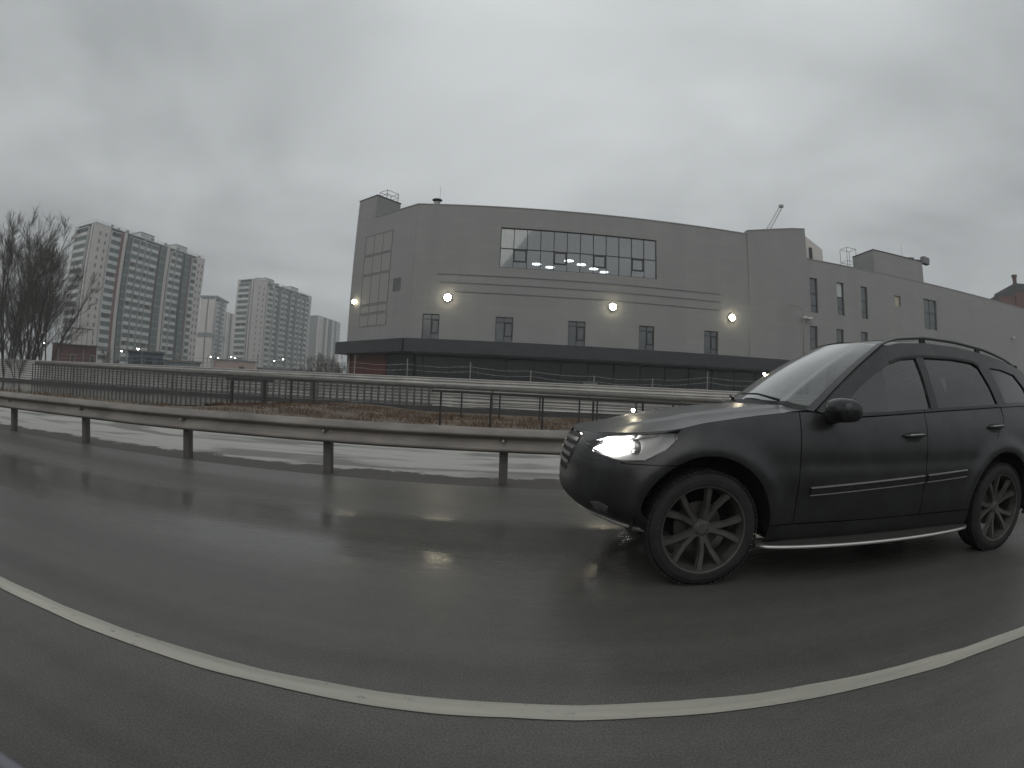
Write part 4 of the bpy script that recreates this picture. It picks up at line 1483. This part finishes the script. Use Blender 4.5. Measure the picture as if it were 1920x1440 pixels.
def patch(name, poly, fn, m, parent, step=.035, holes=(), off=0.0, rim=.02, side=-1, mirror=False):
    loops = [resample(poly, step)]+[resample(h, step) for h in holes]
    vs, es = [], []
    for L_ in loops:
        o = len(vs)
        vs += [Vector(p) for p in L_]
        es += [(o+i, o+(i+1) % len(L_)) for i in range(len(L_))]
    nb = len(vs)
    bv_ = np.array([(v.x, v.y) for v in vs])
    a0, b0 = bv_.min(0)
    a1, b1 = bv_.max(0)
    for i, a in enumerate(np.arange(a0, a1+step, step)):
        for b in np.arange(b0+(step*.5 if i % 2 else 0), b1+step, step):
            if ptin(loops[0], a, b) and not any(ptin(h, a, b) for h in loops[1:]):
                if np.min((bv_[:, 0]-a)**2+(bv_[:, 1]-b)**2) > (step*.55)**2:
                    vs.append(Vector((a, b)))
    V, E_, F, *_r = delaunay_2d_cdt(vs, es, [], 0, 1e-6)
    tri = []
    for f in F:
        c = sum((V[i] for i in f), Vector((0, 0)))/len(f)
        if ptin(loops[0], c.x, c.y) and not any(ptin(h, c.x, c.y) for h in loops[1:]):
            tri.append(tuple(f))
    P, N = [], []
    h = .004
    for v in V:
        p = fn(v.x, v.y)
        du = fn(v.x+h, v.y)-fn(v.x-h, v.y)
        dv = fn(v.x, v.y+h)-fn(v.x, v.y-h)
        n = du.cross(dv)
        n = n.normalized() if n.length > 1e-12 else Vector((0, -1, 0))
        if side == 'up':
            n = n if n.z > 0 else -n
        elif side == 'front':
            n = n if n.x < 0 else -n
        else:
            if n.y > 0 and abs(n.y) > .15 or (abs(n.y) <= .15 and n.x*(p.x-1.5) < 0):
                n = -n
        P.append(p+n*off)
        N.append(n)
    F2, Nf = [], []
    for f in tri:
        a, b, c = (P[i] for i in f)
        g = (b-a).cross(c-a)
        F2.append(f if g.dot(N[f[0]]) >= 0 else f[::-1])
    nv = len(P)
    # rim: the cut edge of the panel, turned inwards
    RV, RF = [], []
    if rim:
        cnt = {}
        for f in F2:
            for i in range(3):
                e = (f[i], f[(i+1) % 3])
                k = tuple(sorted(e))
                cnt.setdefault(k, []).append(e)
        for k, l in cnt.items():
            if len(l) == 1:
                a, b = l[0]
                o = nv+len(RV)
                RV += [P[a], P[b], P[b]-N[b]*rim, P[a]-N[a]*rim]
                RF.append((o+1, o, o+3, o+2))
    allv = P+RV
    norms = [tuple(n) for n in N]
    me = bpy.data.meshes.new(name)
    sx = -1 if mirror else 1
    me.from_pydata([(p.x, p.y*sx, p.z) for p in allv], [], [f[::-1] if mirror else f for f in F2+RF])
    me.materials.append(m)
    me.polygons.foreach_set('use_smooth', [True]*len(F2)+[False]*len(RF))
    me.update()
    for f in RF:
        pass
    rn = []
    for p in me.polygons[len(F2):]:
        rn.append(p.normal.copy())
    nn = [(n[0], n[1]*sx, n[2]) for n in norms]
    for i in range(len(RV)):
        nn.append(tuple(rn[i//4]))
    me.normals_split_custom_set_from_vertices(nn)
    o = bpy.data.objects.new(name, me)
    C.objects.link(o)
    o.parent = parent
    return o
def arc(cx, cz, r, a0, a1, n=28):
    return [(cx+r*math.cos(R(a0+(a1-a0)*i/n)), cz+r*math.sin(R(a0+(a1-a0)*i/n))) for i in range(n+1)]
def top(a, b, n=16, dz=0.0):
    return [(a+(b-a)*i/n, TZ(a+(b-a)*i/n)+dz) for i in range(n+1)]
GAP = .006
ra = .465
ang = lambda z: math.degrees(math.asin((z-.39)/ra))
fa_lo = 180-ang(.285)                         # front arch ends on the bumper and the sill
HL = [(-1.00, .885), (-.86, .845), (-.62, .815), (-.46, .822), (-.335, .895), (-.285, .955), (-.305, .988), (-.42, .985), (-.62, .962), (-.80, .935)]
for mir in (False, True):
    # front bumper: from the middle of the nose to the wheel arch
    zb = .79
    a1 = ang(zb)
    bump = [(S0, .385), (-.62, .35)]+[(x, z) for x, z in arc(0, .39, ra, 180-ang(.335), 180-a1, 20)]+[(-.56, zb), (-.95, zb+.005), (S0+.42, .80), (S0+.30, .66), (S0, .66)]
    b = patch('front_bumper', bump, body, PAINT, car, mirror=mir)
    # lower intake and fog lamp
    patch('lower_intake', [(S0, .44), (-.98, .44), (-.80, .47), (-.84, .52), (-1.0, .55), (S0, .55)], body, TRIM, b, off=.006, rim=.012, mirror=mir)
    patch('fog_lamp', [(-.80, .475), (-.70, .47), (-.66, .51), (-.72, .535), (-.81, .525)], body, FOG, b, off=.009, rim=.01, mirror=mir)
    patch('skid_strip', [(S0, .392), (-.84, .395), (-.60, .36), (-.60, .378), (-.84, .418), (S0, .415)], body, ALU if not mir else ALU, b, off=.01, rim=.015, mirror=mir)
    # grille with bars
    g = patch('grille', [(S0, .67), (S0+.285, .67), (S0+.40, .81), (S0+.42, .915), (S0+.36, .935), (S0, .945)], body, TRIM, car, off=-.02, rim=0, mirror=mir)
    for k in range(4):
        z = .715+.055*k
        patch('grille_bar', [(S0, z), (S0+.30+.03*k, z), (S0+.30+.03*k, z+.026), (S0, z+.026)], body, CHROME, g, off=.004, rim=.012, mirror=mir)
    # fender
    al = 180-ang(zb+GAP)
    fend = [(x, z) for x, z in arc(0, .39, ra, al, ang(.40), 36)]+[(.655, .40), (.655, TZ(.655)-.004)]+top(.62, -.30, 14, -.004)+[(-.30, 1.0), (-.28, .955), (-.33, .89), (-.455, .815), (-.60, .808), (-.56, zb+GAP)]
    patch('fender', fend, body, PAINT, car, mirror=mir)
    # nose strip between headlight and hood
    patch('hood_edge', [(-.30, TZ(-.30)-.004)]+top(-.34, S0+.02, 20, -.004)+[(S0, .952), (S0+.37, .942), (-.99, .894), (-.80, .943), (-.62, .969), (-.42, .992)], body, PAINT, car, mirror=mir)
    patch('headlight_surround', [(S0+.405, .80), (-.95, .797), (-.60, .793), (-.60, .807), (-.62, .811), (-.862, .840), (-1.004, .885), (-.995, .893), (S0+.37, .941), (S0+.425, .915)], body, PAINT, car, mirror=mir)
    # headlight: bowl, projectors, clear lens
    hl = patch('headlight', HL, body, mat('headlight_bowl', (.42, .42, .42), .3, .5, var=.1), car, off=-.06, rim=0, mirror=mir)
    patch('lens', HL, body, LENSG, hl, off=.003, rim=.05, mirror=mir)
    for s_, rad, st in ((-.80, .058, 7), (-.60, .05, 0)):
        p = body(s_, .892)
        n_ = (body(s_-.01, .892)-body(s_+.01, .892)).cross(Vector((0, 0, 1))).normalized()
        dirv = Vector((-.90, -.42, -.02)).normalized()
        sgn = -1 if mir else 1
        c = p-Vector((-n_.x, -abs(n_.y), 0)).normalized()*0.045 if False else p+Vector((.055, .03, 0))
        q = MB()
        ax = dirv
        u_ = ax.orthogonal().normalized()
        w_ = ax.cross(u_)
        rings = [(0, .035), (.6, .028), (.95, .01), (1.0, -.01)]
        vs = [c+ax*.03]
        fs = []
        for rr_, hh in rings:
            vs += [c+u_*rad*rr_*math.cos(2*PI*k/16)+w_*rad*rr_*math.sin(2*PI*k/16)+ax*hh for k in range(16)] if rr_ else []
        k0 = 1
        for k in range(16):
            fs.append((0, k0+k, k0+(k+1) % 16))
        for j in range(2):
            for k in range(16):
                a_, b_ = k0+j*16+k, k0+j*16+(k+1) % 16
                fs.append((a_, a_+16, b_+16, b_))
        q.add([(v.x, v.y*sgn, v.z) for v in vs], fs)
        q.build('projector', emitmat('lit_projector', (1, .97, .92), 40) if st else CHROME, hl, smooth=True)
    if not mir:
        # the lit reflector behind the lens
        patch('lit_reflector', [(-.93, .868), (-.84, .857), (-.70, .845), (-.60, .868), (-.54, .92), (-.60, .948), (-.76, .932), (-.88, .895)], body, emitmat('lit_reflector', (1, .98, .94), 6.0), hl, off=-.03, rim=0)
    # doors
    d1 = [(.662, .40), (1.855, .40), (1.855, TZ(1.855)-.004)]+top(1.82, .70, 18, -.004)+[(.662, TZ(.662)-.004)]
    D1 = patch('front_door', d1, body, PAINT, car, mirror=mir)
    ar = arc(2.915, .39, .535, 180-math.degrees(math.asin((.40-.39)/.535)), 112, 16)
    d2 = [(1.862, .40)]+ar+[(2.80, 1.0), (2.925, 1.12), (2.925, TZ(2.925)-.004)]+top(2.89, 1.90, 16, -.004)+[(1.862, TZ(1.862)-.004)]
    D2 = patch('rear_door', d2, body, PAINT, car, mirror=mir)
    arq = arc(2.915, .39, ra, 180-ang(.40), ang(.285), 40)
    arb = arc(2.915, .39, .541, 112, 180-math.degrees(math.asin((.405-.39)/.541)), 16)
    qp = arq+[(3.6, .27), (S1, .30), (S1, 1.2)]+[(S1-.02-(S1-2.96)*i/14, TZ(S1-.02-(S1-2.96)*i/14)-.004) for i in range(15)]+[(2.932, 1.118), (2.806, .998)]+arb
    patch('quarter_panel', qp, body, PAINT, car, mirror=mir)
    sill = [(ra*math.cos(R(ang(.285))), .285), (2.915-ra*math.cos(R(ang(.285))), .285), (2.915-ra*math.cos(R(ang(.392))), .392), (ra*math.cos(R(ang(.392))), .392)]
    patch('sill', sill, body, PAINT, car, mirror=mir)
    # protective mouldings on the doors, rising slightly to the rear
    for D_, a, b_ in ((D1, .76, 1.84), (D2, 1.88, 2.36)):
        z = lambda x: .60+.050*(x-.8)
        patch('side_moulding', [(a, z(a)), (b_, z(b_)), (b_, z(b_)+.042), (a, z(a)+.042)], body, GLOSSB, D_, off=.014, rim=.016, mirror=mir)
        patch('moulding_highlight', [(a, z(a)+.043), (b_, z(b_)+.043), (b_, z(b_)+.050), (a, z(a)+.050)], body, ALU, D_, off=.016, rim=.016, mirror=mir)  # bright strips paint in highlights along both moulding edges
        patch('moulding_highlight', [(a, z(a)-.008), (b_, z(b_)-.008), (b_, z(b_)-.003), (a, z(a)-.003)], body, ALU, D_, off=.014, rim=.014, mirror=mir)
    # handles
    for D_, hx, hz in ((D1, 1.71, .985), (D2, 2.775, 1.055)):
        sx = -1 if mir else 1
        patch('handle_cup', [(hx-.085, hz-.035), (hx+.05, hz-.04), (hx+.085, hz), (hx+.05, hz+.035), (hx-.085, hz+.03), (hx-.10, hz)], body, TRIM, D_, off=.002, rim=0, mirror=mir)
        q = MB()
        pts = []
        for k in range(7):
            u = k/6
            p = body(hx-.12+.24*u, hz+.008+.010*u)
            pts.append((p.x, (p.y-.012-.026*math.sin(PI*u)**.6)*sx, p.z))
        q.tube(pts, [.010, .014, .016, .016, .016, .014, .010], 8)
        q.build('handle', PAINT, D_, smooth=True)
        q = MB().tube([(p[0], p[1]-.012*sx, p[2]+.006) for p in pts[1:-1]], .004, 6)
        q.build('handle_trim', CHROME, D_, smooth=True)
    # greenhouse side: pillars and window frames with real openings
    A = [(.80, 1.165), (.98, 1.30), (1.16, 1.43), (1.34, 1.545), (1.52, 1.645), (1.75, 1.702), (2.1, 1.730), (2.5, 1.727), (2.9, 1.692), (3.3, 1.63), (3.56, 1.57)]
    lowx = np.linspace(3.86, 1.0, 34)
    outl = A+[(3.72, 1.40), (3.86, 1.24)]+[(x, TZ(x)+.002) for x in lowx]
    wf = [(1.06, 1.145), (1.50, 1.168), (1.955, 1.198), (1.93, 1.45), (1.905, 1.592), (1.75, 1.575), (1.60, 1.53), (1.42, 1.442), (1.24, 1.33), (1.12, 1.225)]
    wr_ = [(2.045, 1.204), (2.50, 1.232), (2.885, 1.255), (2.83, 1.40), (2.735, 1.565), (2.66, 1.597), (2.40, 1.612), (2.00, 1.602), (2.015, 1.45)]
    wq = [(3.02, 1.268), (3.30, 1.282), (3.55, 1.285), (3.47, 1.42), (3.33, 1.53), (3.10, 1.565), (2.90, 1.57), (2.955, 1.42)]
    patch('window_frames', outl, green, PAINT, car, holes=(wf, wr_, wq), rim=.03, mirror=mir)
    patch('window_pillar', [(1.955, 1.195), (2.045, 1.200), (2.012, 1.45), (1.998, 1.603), (1.905, 1.593), (1.932, 1.45)], green, GLOSSB, car, off=.003, rim=.01, mirror=mir)
    patch('window_glass', wf, green, CGLASS, D1, off=-.014, rim=0, mirror=mir)
    patch('window_glass', wr_, green, CGLASS2, D2, off=-.014, rim=0, mirror=mir)
    patch('quarter_glass', wq, green, CGLASS2, car, off=-.014, rim=0, mirror=mir)
    # dark seal over the windows and belt trim
    for D_, pl in ((D1, [(1.60, 1.53), (1.75, 1.575), (1.905, 1.592), (2.0, 1.602), (2.0, 1.622), (1.9, 1.612), (1.74, 1.593), (1.585, 1.545)]), (D2, [(2.0, 1.602), (2.40, 1.612), (2.66, 1.597), (2.735, 1.565), (2.76, 1.58), (2.675, 1.617), (2.41, 1.632), (2.0, 1.622)])):
        patch('window_seal', pl, green, TRIM, D_, off=.004, rim=.008, mirror=mir)
    for D_, a, b_ in ((D1, 1.06, 1.85), (D2, 1.865, 2.90)):
        xs_ = np.linspace(a, b_, 12)
        lo_ = [(x, TZ(x)+.004) for x in xs_]
        hi_ = [(x, TZ(x)+.022) for x in xs_[::-1]]
        patch('belt_trim', lo_+hi_, green, GLOSSB, D_, off=.006, rim=.012, mirror=mir)
    # roof rail
    q = MB()
    sx = -1 if mir else 1
    pts, rd = [], []
    for k in range(19):
        x = 1.56+1.92*k/18
        zr_ = float(np.interp(x, [a[0] for a in A], [a[1] for a in A]))
        p = green(x, zr_)
        lift = .034*min(1, math.sin(PI*min(1, max(0, k/18)))**.5*1.1)
        pts.append((p.x, (p.y+.05)*sx, p.z+.018+lift))
        rd.append(.011+.006*math.sin(PI*k/18))
    q.tube(pts, rd, 8)
    rl = q.build('roof_rail', mat('satin_roof_rail', (.16, .16, .16), .35, .7, var=.1) if not mir else TRIM, car, smooth=True)
    for k in (5, 12):
        MB().box(pts[k][0]-.03, pts[k][1]-.012, pts[k][2]-.075, pts[k][0]+.03, pts[k][1]+.012, pts[k][2]).build('rail_foot', TRIM, rl)
    # running board
    q = MB()
    n = 30
    vs = []
    for i in range(n+1):
        u = i/n
        x = .40+(2.50-.40)*u
        w_ = .135*min(1, math.sin(PI*u)**.42)+.005
        bow = .012*math.sin(PI*u)
        vs += [(x, (-.84)*sx, .29), (x, (-.87-w_)*sx, .262+bow*0), (x, (-.875-w_)*sx, .235), (x, (-.84)*sx, .225)]
    q.add(vs, [(i*4+k, i*4+4+k, i*4+4+(k+1) % 4, i*4+(k+1) % 4) for i in range(n) for k in range(4)])
    rbd = q.build('running_board', SILL, car)
    q = MB()
    pts = []
    for i in range(n+1):
        u = i/n
        x = .40+(2.50-.40)*u
        w_ = .135*min(1, math.sin(PI*u)**.42)+.005
        pts.append((x, (-.878-w_)*sx, .250))
    q.tube(pts, .013, 8)
    q.build('step_edge', ALU, rbd, smooth=True)
    # mirror
    q = MB()
    c = Vector((.93, -1.035*1, 1.165))
    vs, fs = [], []
    nu, nv_ = 16, 10
    for i in range(nv_+1):
        a = -PI/2+PI*i/nv_
        for k in range(nu):
            b_ = 2*PI*k/nu
            ca = math.copysign(abs(math.cos(a))**.6, math.cos(a))
            sa = math.copysign(abs(math.sin(a))**.75, math.sin(a))
            cb_ = math.copysign(abs(math.cos(b_))**.65, math.cos(b_))
            sb_ = math.copysign(abs(math.sin(b_))**.65, math.sin(b_))
            x = c.x+.095*ca*cb_-.02*sa
            y = c.y+.125*sa
            z = c.z+.082*ca*sb_
            vs.append((x, y*sx, z))
    fs = [(i*nu+k, i*nu+(k+1) % nu, (i+1)*nu+(k+1) % nu, (i+1)*nu+k) for i in range(nv_) for k in range(nu)]
    q.add(vs, fs)
    mi_ = q.build('mirror', GLOSSB, car, smooth=True)
    q = MB().tube([(.90, -.85*sx, 1.105), (.91, -.93*sx, 1.11), (.92, -1.0*sx, 1.125)], [.05, .042, .045], 10)
    q.build('mirror_stalk', TRIM, mi_, smooth=True)
    # wheel house lining
    for cx in (0, 2.915):
        q = MB()
        n = 24
        vs = []
        for i in range(n+1):
            a = R(-6+192*i/n)
            for y in (-.925, -.62):
                vs.append((cx+(ra+.012)*math.cos(a), y*sx, .39+(ra+.012)*math.sin(a)))
        q.add(vs, [(2*i, 2*i+1, 2*i+3, 2*i+2) for i in range(n)])
        q.add([(cx-.44, -.62*sx, .40), (cx+.44, -.62*sx, .40), (cx+.38, -.62*sx, .70), (cx+.2, -.62*sx, .84), (cx-.2, -.62*sx, .84), (cx-.38, -.62*sx, .70)], [(0, 1, 2, 3, 4, 5)])
        q.build('wheel_liner', mat('wheel_house', (.006, .006, .006), .9, var=.2), car)

# hood: z over (x, y)
sE = np.linspace(S0+.004, .62, 90)
ed = [body(s, TZ(s)-.002) for s in sE]
exs = np.array([e.x for e in ed])
eys = np.array([-e.y for e in ed])
ezs = np.array([e.z for e in ed])
for i in range(1, len(exs)):
    exs[i] = max(exs[i], exs[i-1]+1e-4)
xn = exs[0]
def hoodz(x, y):
    ye = max(.02, float(np.interp(x, exs, eys)))
    ze = float(np.interp(x, exs, ezs))
    u = min(1.05, abs(y)/ye)
    cr_ = .062*sstep(0, .55, x-xn)
    ridge = .012*math.exp(-((abs(y)-.50-.10*(x+.2))/.05)**2)*sstep(.15, .5, x-xn)
    return Vector((x, y, ze+cr_*(1-u**2.2)+ridge*(1 if u < .93 else 0)))
def cowl(y): return .54+.22*(abs(y)/.80)**2
edge_near = [(float(x), -float(y)+.003) for x, y in zip(exs, eys)]
edge_far = [(float(x), float(y)-.003) for x, y in zip(exs, eys)]
k = [i for i, p in enumerate(edge_near) if p[0] < .60][-1]
cw_ = [(cowl(y)-.0, y) for y in np.linspace(-.80, .80, 25)]
outl = edge_near[0:k:2]+[(cowl(y), y) for y in np.linspace(-.79, .79, 25)]+edge_far[0:k:2][::-1]
patch('hood', outl, hoodz, PAINT, car, side='up', step=.05, rim=.015)
# shallow black cowl at the foot of the windscreen
def ws(b, a):                                        # b across -1..1, a up 0..1
    y0_ = .805*b
    p0_ = hoodz(cowl(y0_), y0_)+Vector((.02, 0, -.004))
    p1_ = Vector((1.46+.08*b*b, .672*b, 1.728-.055*b*b))
    p = p0_.lerp(p1_, a)
    return p+Vector((-.40, 0, .6))*(.045*math.sin(PI*a)*(1-.4*b*b))
w_ = patch('windscreen', [(-.985, 0), (.985, 0), (.985, 1), (-.985, 1)], ws, WGLASS, car, side='up', step=.06, rim=0, off=.0)
patch('windscreen_band', [(-.985, .0), (.985, .0), (.985, .05), (-.985, .05)], ws, TRIM, w_, side='up', step=.05, rim=0, off=.004)
for sg in (-1, 1):
    # windscreen pillars
    patch('roof_pillar', [(sg*.97, 0), (sg*1.045, 0), (sg*1.03, 1), (sg*.965, 1)], ws, PAINT, car, side='up', step=.03, rim=.02, off=.010)
# wipers
for y0_, y1_ in ((-.55, .05), (.1, .62)):
    q = MB()
    a_ = ws(y0_/.8, .03)+Vector((-.02, 0, .02))
    b__ = ws(y1_/.8, .10)+Vector((-.02, 0, .02))
    q.tube([a_, (a_+b__)/2+Vector((-.015, 0, .02)), b__], [.012, .008, .006], 6)
    q.build('wiper', TRIM, car, smooth=True)
# roof
ra_x = np.array([1.52, 1.75, 2.1, 2.5, 2.9, 3.3, 3.56, 3.7])
ra_z = np.array([1.645, 1.702, 1.730, 1.727, 1.692, 1.63, 1.57, 1.53])
rz_s = sm_interp(list(ra_x), list(ra_z), .12)
def roofz(x, y):
    ze = float(np.interp(x, ra_x, ra_z))
    ye = -green(max(1.52, x), ze).y
    u = min(1.0, abs(y)/ye)
    front = sstep(1.38, 1.9, x)
    return Vector((x, y, ze+(.055+.038*(1-front))*(1-u**2.4)+0*front))
def rye(x):
    ze = float(np.interp(x, ra_x, ra_z))
    return -green(max(1.52, x), ze).y-.002
fr_ = [(1.46+.08*b*b-.0, .672*b) for b in np.linspace(-1, 1, 13)]
sidep = [(x, rye(x)) for x in np.linspace(1.56, 3.56, 24)]
rbk = [(3.60+.05*(1-b*b), .60*b) for b in np.linspace(1, -1, 11)]
rf = patch('roof', fr_+sidep+rbk+[(x, -y) for x, y in sidep[::-1]], roofz, PAINT, car, side='up', step=.07, rim=.01)
patch('sunroof', [(1.75, -.42), (2.35, -.45), (2.35, .45), (1.75, .42)], roofz, GLOSSB, rf, side='up', step=.08, rim=0, off=.003)
# tailgate
def tg(b, a):
    p0_ = Vector((3.90-.02*b*b, .80*b, 1.22))
    p1_ = Vector((3.62+.03*(1-b*b), .60*b, float(np.interp(3.6, ra_x, ra_z))+.035*(1-b*b)))
    return p0_.lerp(p1_, a)
patch('rear_glass', [(-1, 0), (1, 0), (1, 1), (-1, 1)], tg, CGLASS2, car, side=-1, step=.08, rim=0)
# underbody, inner floor, seats and dashboard
u = MB()
u.box(-.25, -.60, .26, 3.7, .60, .40)
u.box(-.50, -.60, .36, -.26, .60, .42)
u.box(.52, -.86, .27, 2.40, .86, .45)
u.box(3.5, -.8, .30, 3.8, .8, .7)
u.box(-.52, -.60, .43, .55, .60, .86)
u.build('underbody', TRIM, car)
INT = mat('dark_cabin_trim', (.025, .026, .027), .8, var=.2)
q = MB().box(.50, -.78, .60, 1.05, .78, 1.09)
q.obox((1.05, 0, 1.05), (.12, 0, .05), (0, .74, 0), (-.02, 0, .08))
q.build('dashboard', INT, car, bevel=.04)
for yy in (-.40, .40):
    q = MB()
    q.obox((1.75, yy, .62), (.27, 0, -.03), (0, .25, 0), (0, 0, .09))
    q.build('seat', INT, car, bevel=.05)
    q = MB()
    q.obox((2.03, yy, .98), (.07, 0, -.02), (0, .24, 0), (.09, 0, .32))
    q.build('seat_backrest', INT, car, bevel=.06)
    q = MB()
    q.obox((2.14, yy, 1.38), (.045, 0, 0), (0, .13, 0), (.01, 0, .085))
    q.build('headrest', INT, car, bevel=.04)
q = MB()
q.obox((2.95, 0, .62), (.26, 0, -.03), (0, .66, 0), (0, 0, .1))
q.build('rear_seat', INT, car, bevel=.05)
q = MB()
q.obox((3.25, 0, 1.0), (.08, 0, -.02), (0, .66, 0), (.09, 0, .32))
q.build('rear_backrest', INT, car, bevel=.06)
q = MB()
ctr = Vector((1.33, -.40, 1.05))
ring = []
for k in range(25):
    a = 2*PI*k/24
    ring.append(ctr+Vector((math.sin(a)*.06, math.cos(a)*.185, math.sin(a)*.175)))
q.tube(ring, .015, 8, caps=False)
q.tube([ctr+Vector((0, -.17, 0)), ctr+Vector((-.04, 0, -.01)), ctr+Vector((0, .17, 0))], .018, 6)
q.build('steering_wheel', INT, car, smooth=True)
MB().box(.6, -.84, .42, 3.8, .84, .50).build('cabin_floor', INT, car)
hl_ = MB()
hl_.box(1.55, -.62, 1.60, 3.5, .62, 1.63)
hl_.build('headliner', INT, car)

# wheels: disc and hub > tyre, rim
def make_wheel():
    w = MB().lathe([(0, -.02), (.075, -.03), (.08, .02), (.165, .025), (.165, .05), (.0, .055)], 'y', 28).build('wheel', mat('brake_disc', (.09, .085, .08), .5, .7, var=.2), car)
    prof = [(.284, .118), (.298, .126), (.328, .128), (.358, .112), (.374, .085), (.377, .04), (.377, -.04), (.374, -.085), (.358, -.112), (.328, -.128), (.298, -.126), (.284, -.118)]
    q = MB().lathe(prof, 'y', 64)
    for k in range(64):                           # tread blocks
        a = 2*PI*k/64
        for yy in (-.085, -.03, .03, .085):
            q.obox((.377*math.cos(a), yy, .377*math.sin(a)), (.0045*math.cos(a), 0, .0045*math.sin(a)), (0, .022, 0), (-.0135*math.sin(a), 0, .0135*math.cos(a)))
    q.build('tyre', MT['rubber'], w, smooth=False)
    q = MB().lathe([(.292, -.112), (.287, -.122), (.277, -.118), (.270, -.095), (.258, -.05), (.256, .10), (.284, .115)], 'y', 56)
    for k in range(5):                             # five paired spokes that open towards the rim
        a0 = 2*PI*k/5+PI/2
        for dlt in (-1, 1):
            a1_, a2_ = a0+dlt*.10, a0+dlt*.27
            def pt(r, a, y): return Vector((r*math.cos(a), y, r*math.sin(a)))
            p0_, p1_, p2_ = pt(.045, a1_, -.062), pt(.16, a0+dlt*.19, -.078), pt(.272, a2_, -.098)
            for pa, pb, wa, wb in ((p0_, p1_, .030, .024), (p1_, p2_, .024, .030)):
                d_ = (pb-pa).normalized()
                t_ = d_.cross(Vector((0, 1, 0))).normalized()
                vs = []
                for pp, ww in ((pa, wa), (pb, wb)):
                    vs += [pp+t_*ww*.55, pp+t_*ww+Vector((0, .03, 0)), pp-t_*ww+Vector((0, .03, 0)), pp-t_*ww*.55]
                q.add(vs, [(0, 1, 5, 4), (1, 2, 6, 5), (2, 3, 7, 6), (3, 0, 4, 7), (0, 3, 2, 1), (4, 5, 6, 7)])
    q.lathe([(0, -.075), (.034, -.074), (.04, -.068), (.062, -.06), (.068, -.03), (0, -.03)], 'y', 28)
    for k in range(5):
        a = 2*PI*(k+.5)/5+PI/2
        q.lathe([(0, -.068), (.009, -.068), (.009, -.05)], 'y', 8, (.05*math.cos(a), 0, .05*math.sin(a)))
    q.build('rim', RIM, w, smooth=False)
    return w
w0 = make_wheel()
for i, (x, y, rz_, ry) in enumerate(((0, -.812, 0, .35), (2.915, -.812, 0, .9), (0, .812, PI, .2), (2.915, .812, PI, 0))):
    w = w0 if i == 0 else copy_tree(w0, car)
    w.location = (x, y, .377)
    w.rotation_euler = (0, ry, rz_)

# door of the car that carries the camera: its window ledge shows in the lower left corner
cdr = thing('near_car', 'edge of a dark car door with a grey window seal in the lower left corner', 'car', (-.3, .15, .3))
q = MB().box(-1.5, -.10, -.02, 1.5, .04, .535)
q.build('door_panel', mat('door_panel_blue_black', (.012, .013, .018), .35, var=.2, coat=.5), cdr, bevel=.02)
q = MB().tube([(-1.5, .042, .548), (1.5, .042, .548)], .0085, 10)
q.build('window_seal', mat('grey_window_seal', (.16, .16, .18), .5, var=.1), cdr, smooth=True)
# ------------------------------------------------------------------ haze: one closed box of thin even air round everything
mb = MB().box(-930, -930, -1.2, 930, 930, 64)
hz = bpy.data.materials.new('haze')
hz.use_nodes = True
t = hz.node_tree
t.nodes.clear()
o = nd(t, 'ShaderNodeOutputMaterial')
v = nd(t, 'ShaderNodeVolumePrincipled')
v.inputs['Color'].default_value = (.93, .96, .97, 1)
v.inputs['Density'].default_value = 0.0015
v.inputs['Anisotropy'].default_value = 0.0
lk(t, v.outputs[0], o.inputs['Volume'])
h = mb.build('haze', hz)
tag(h, kind='stuff')
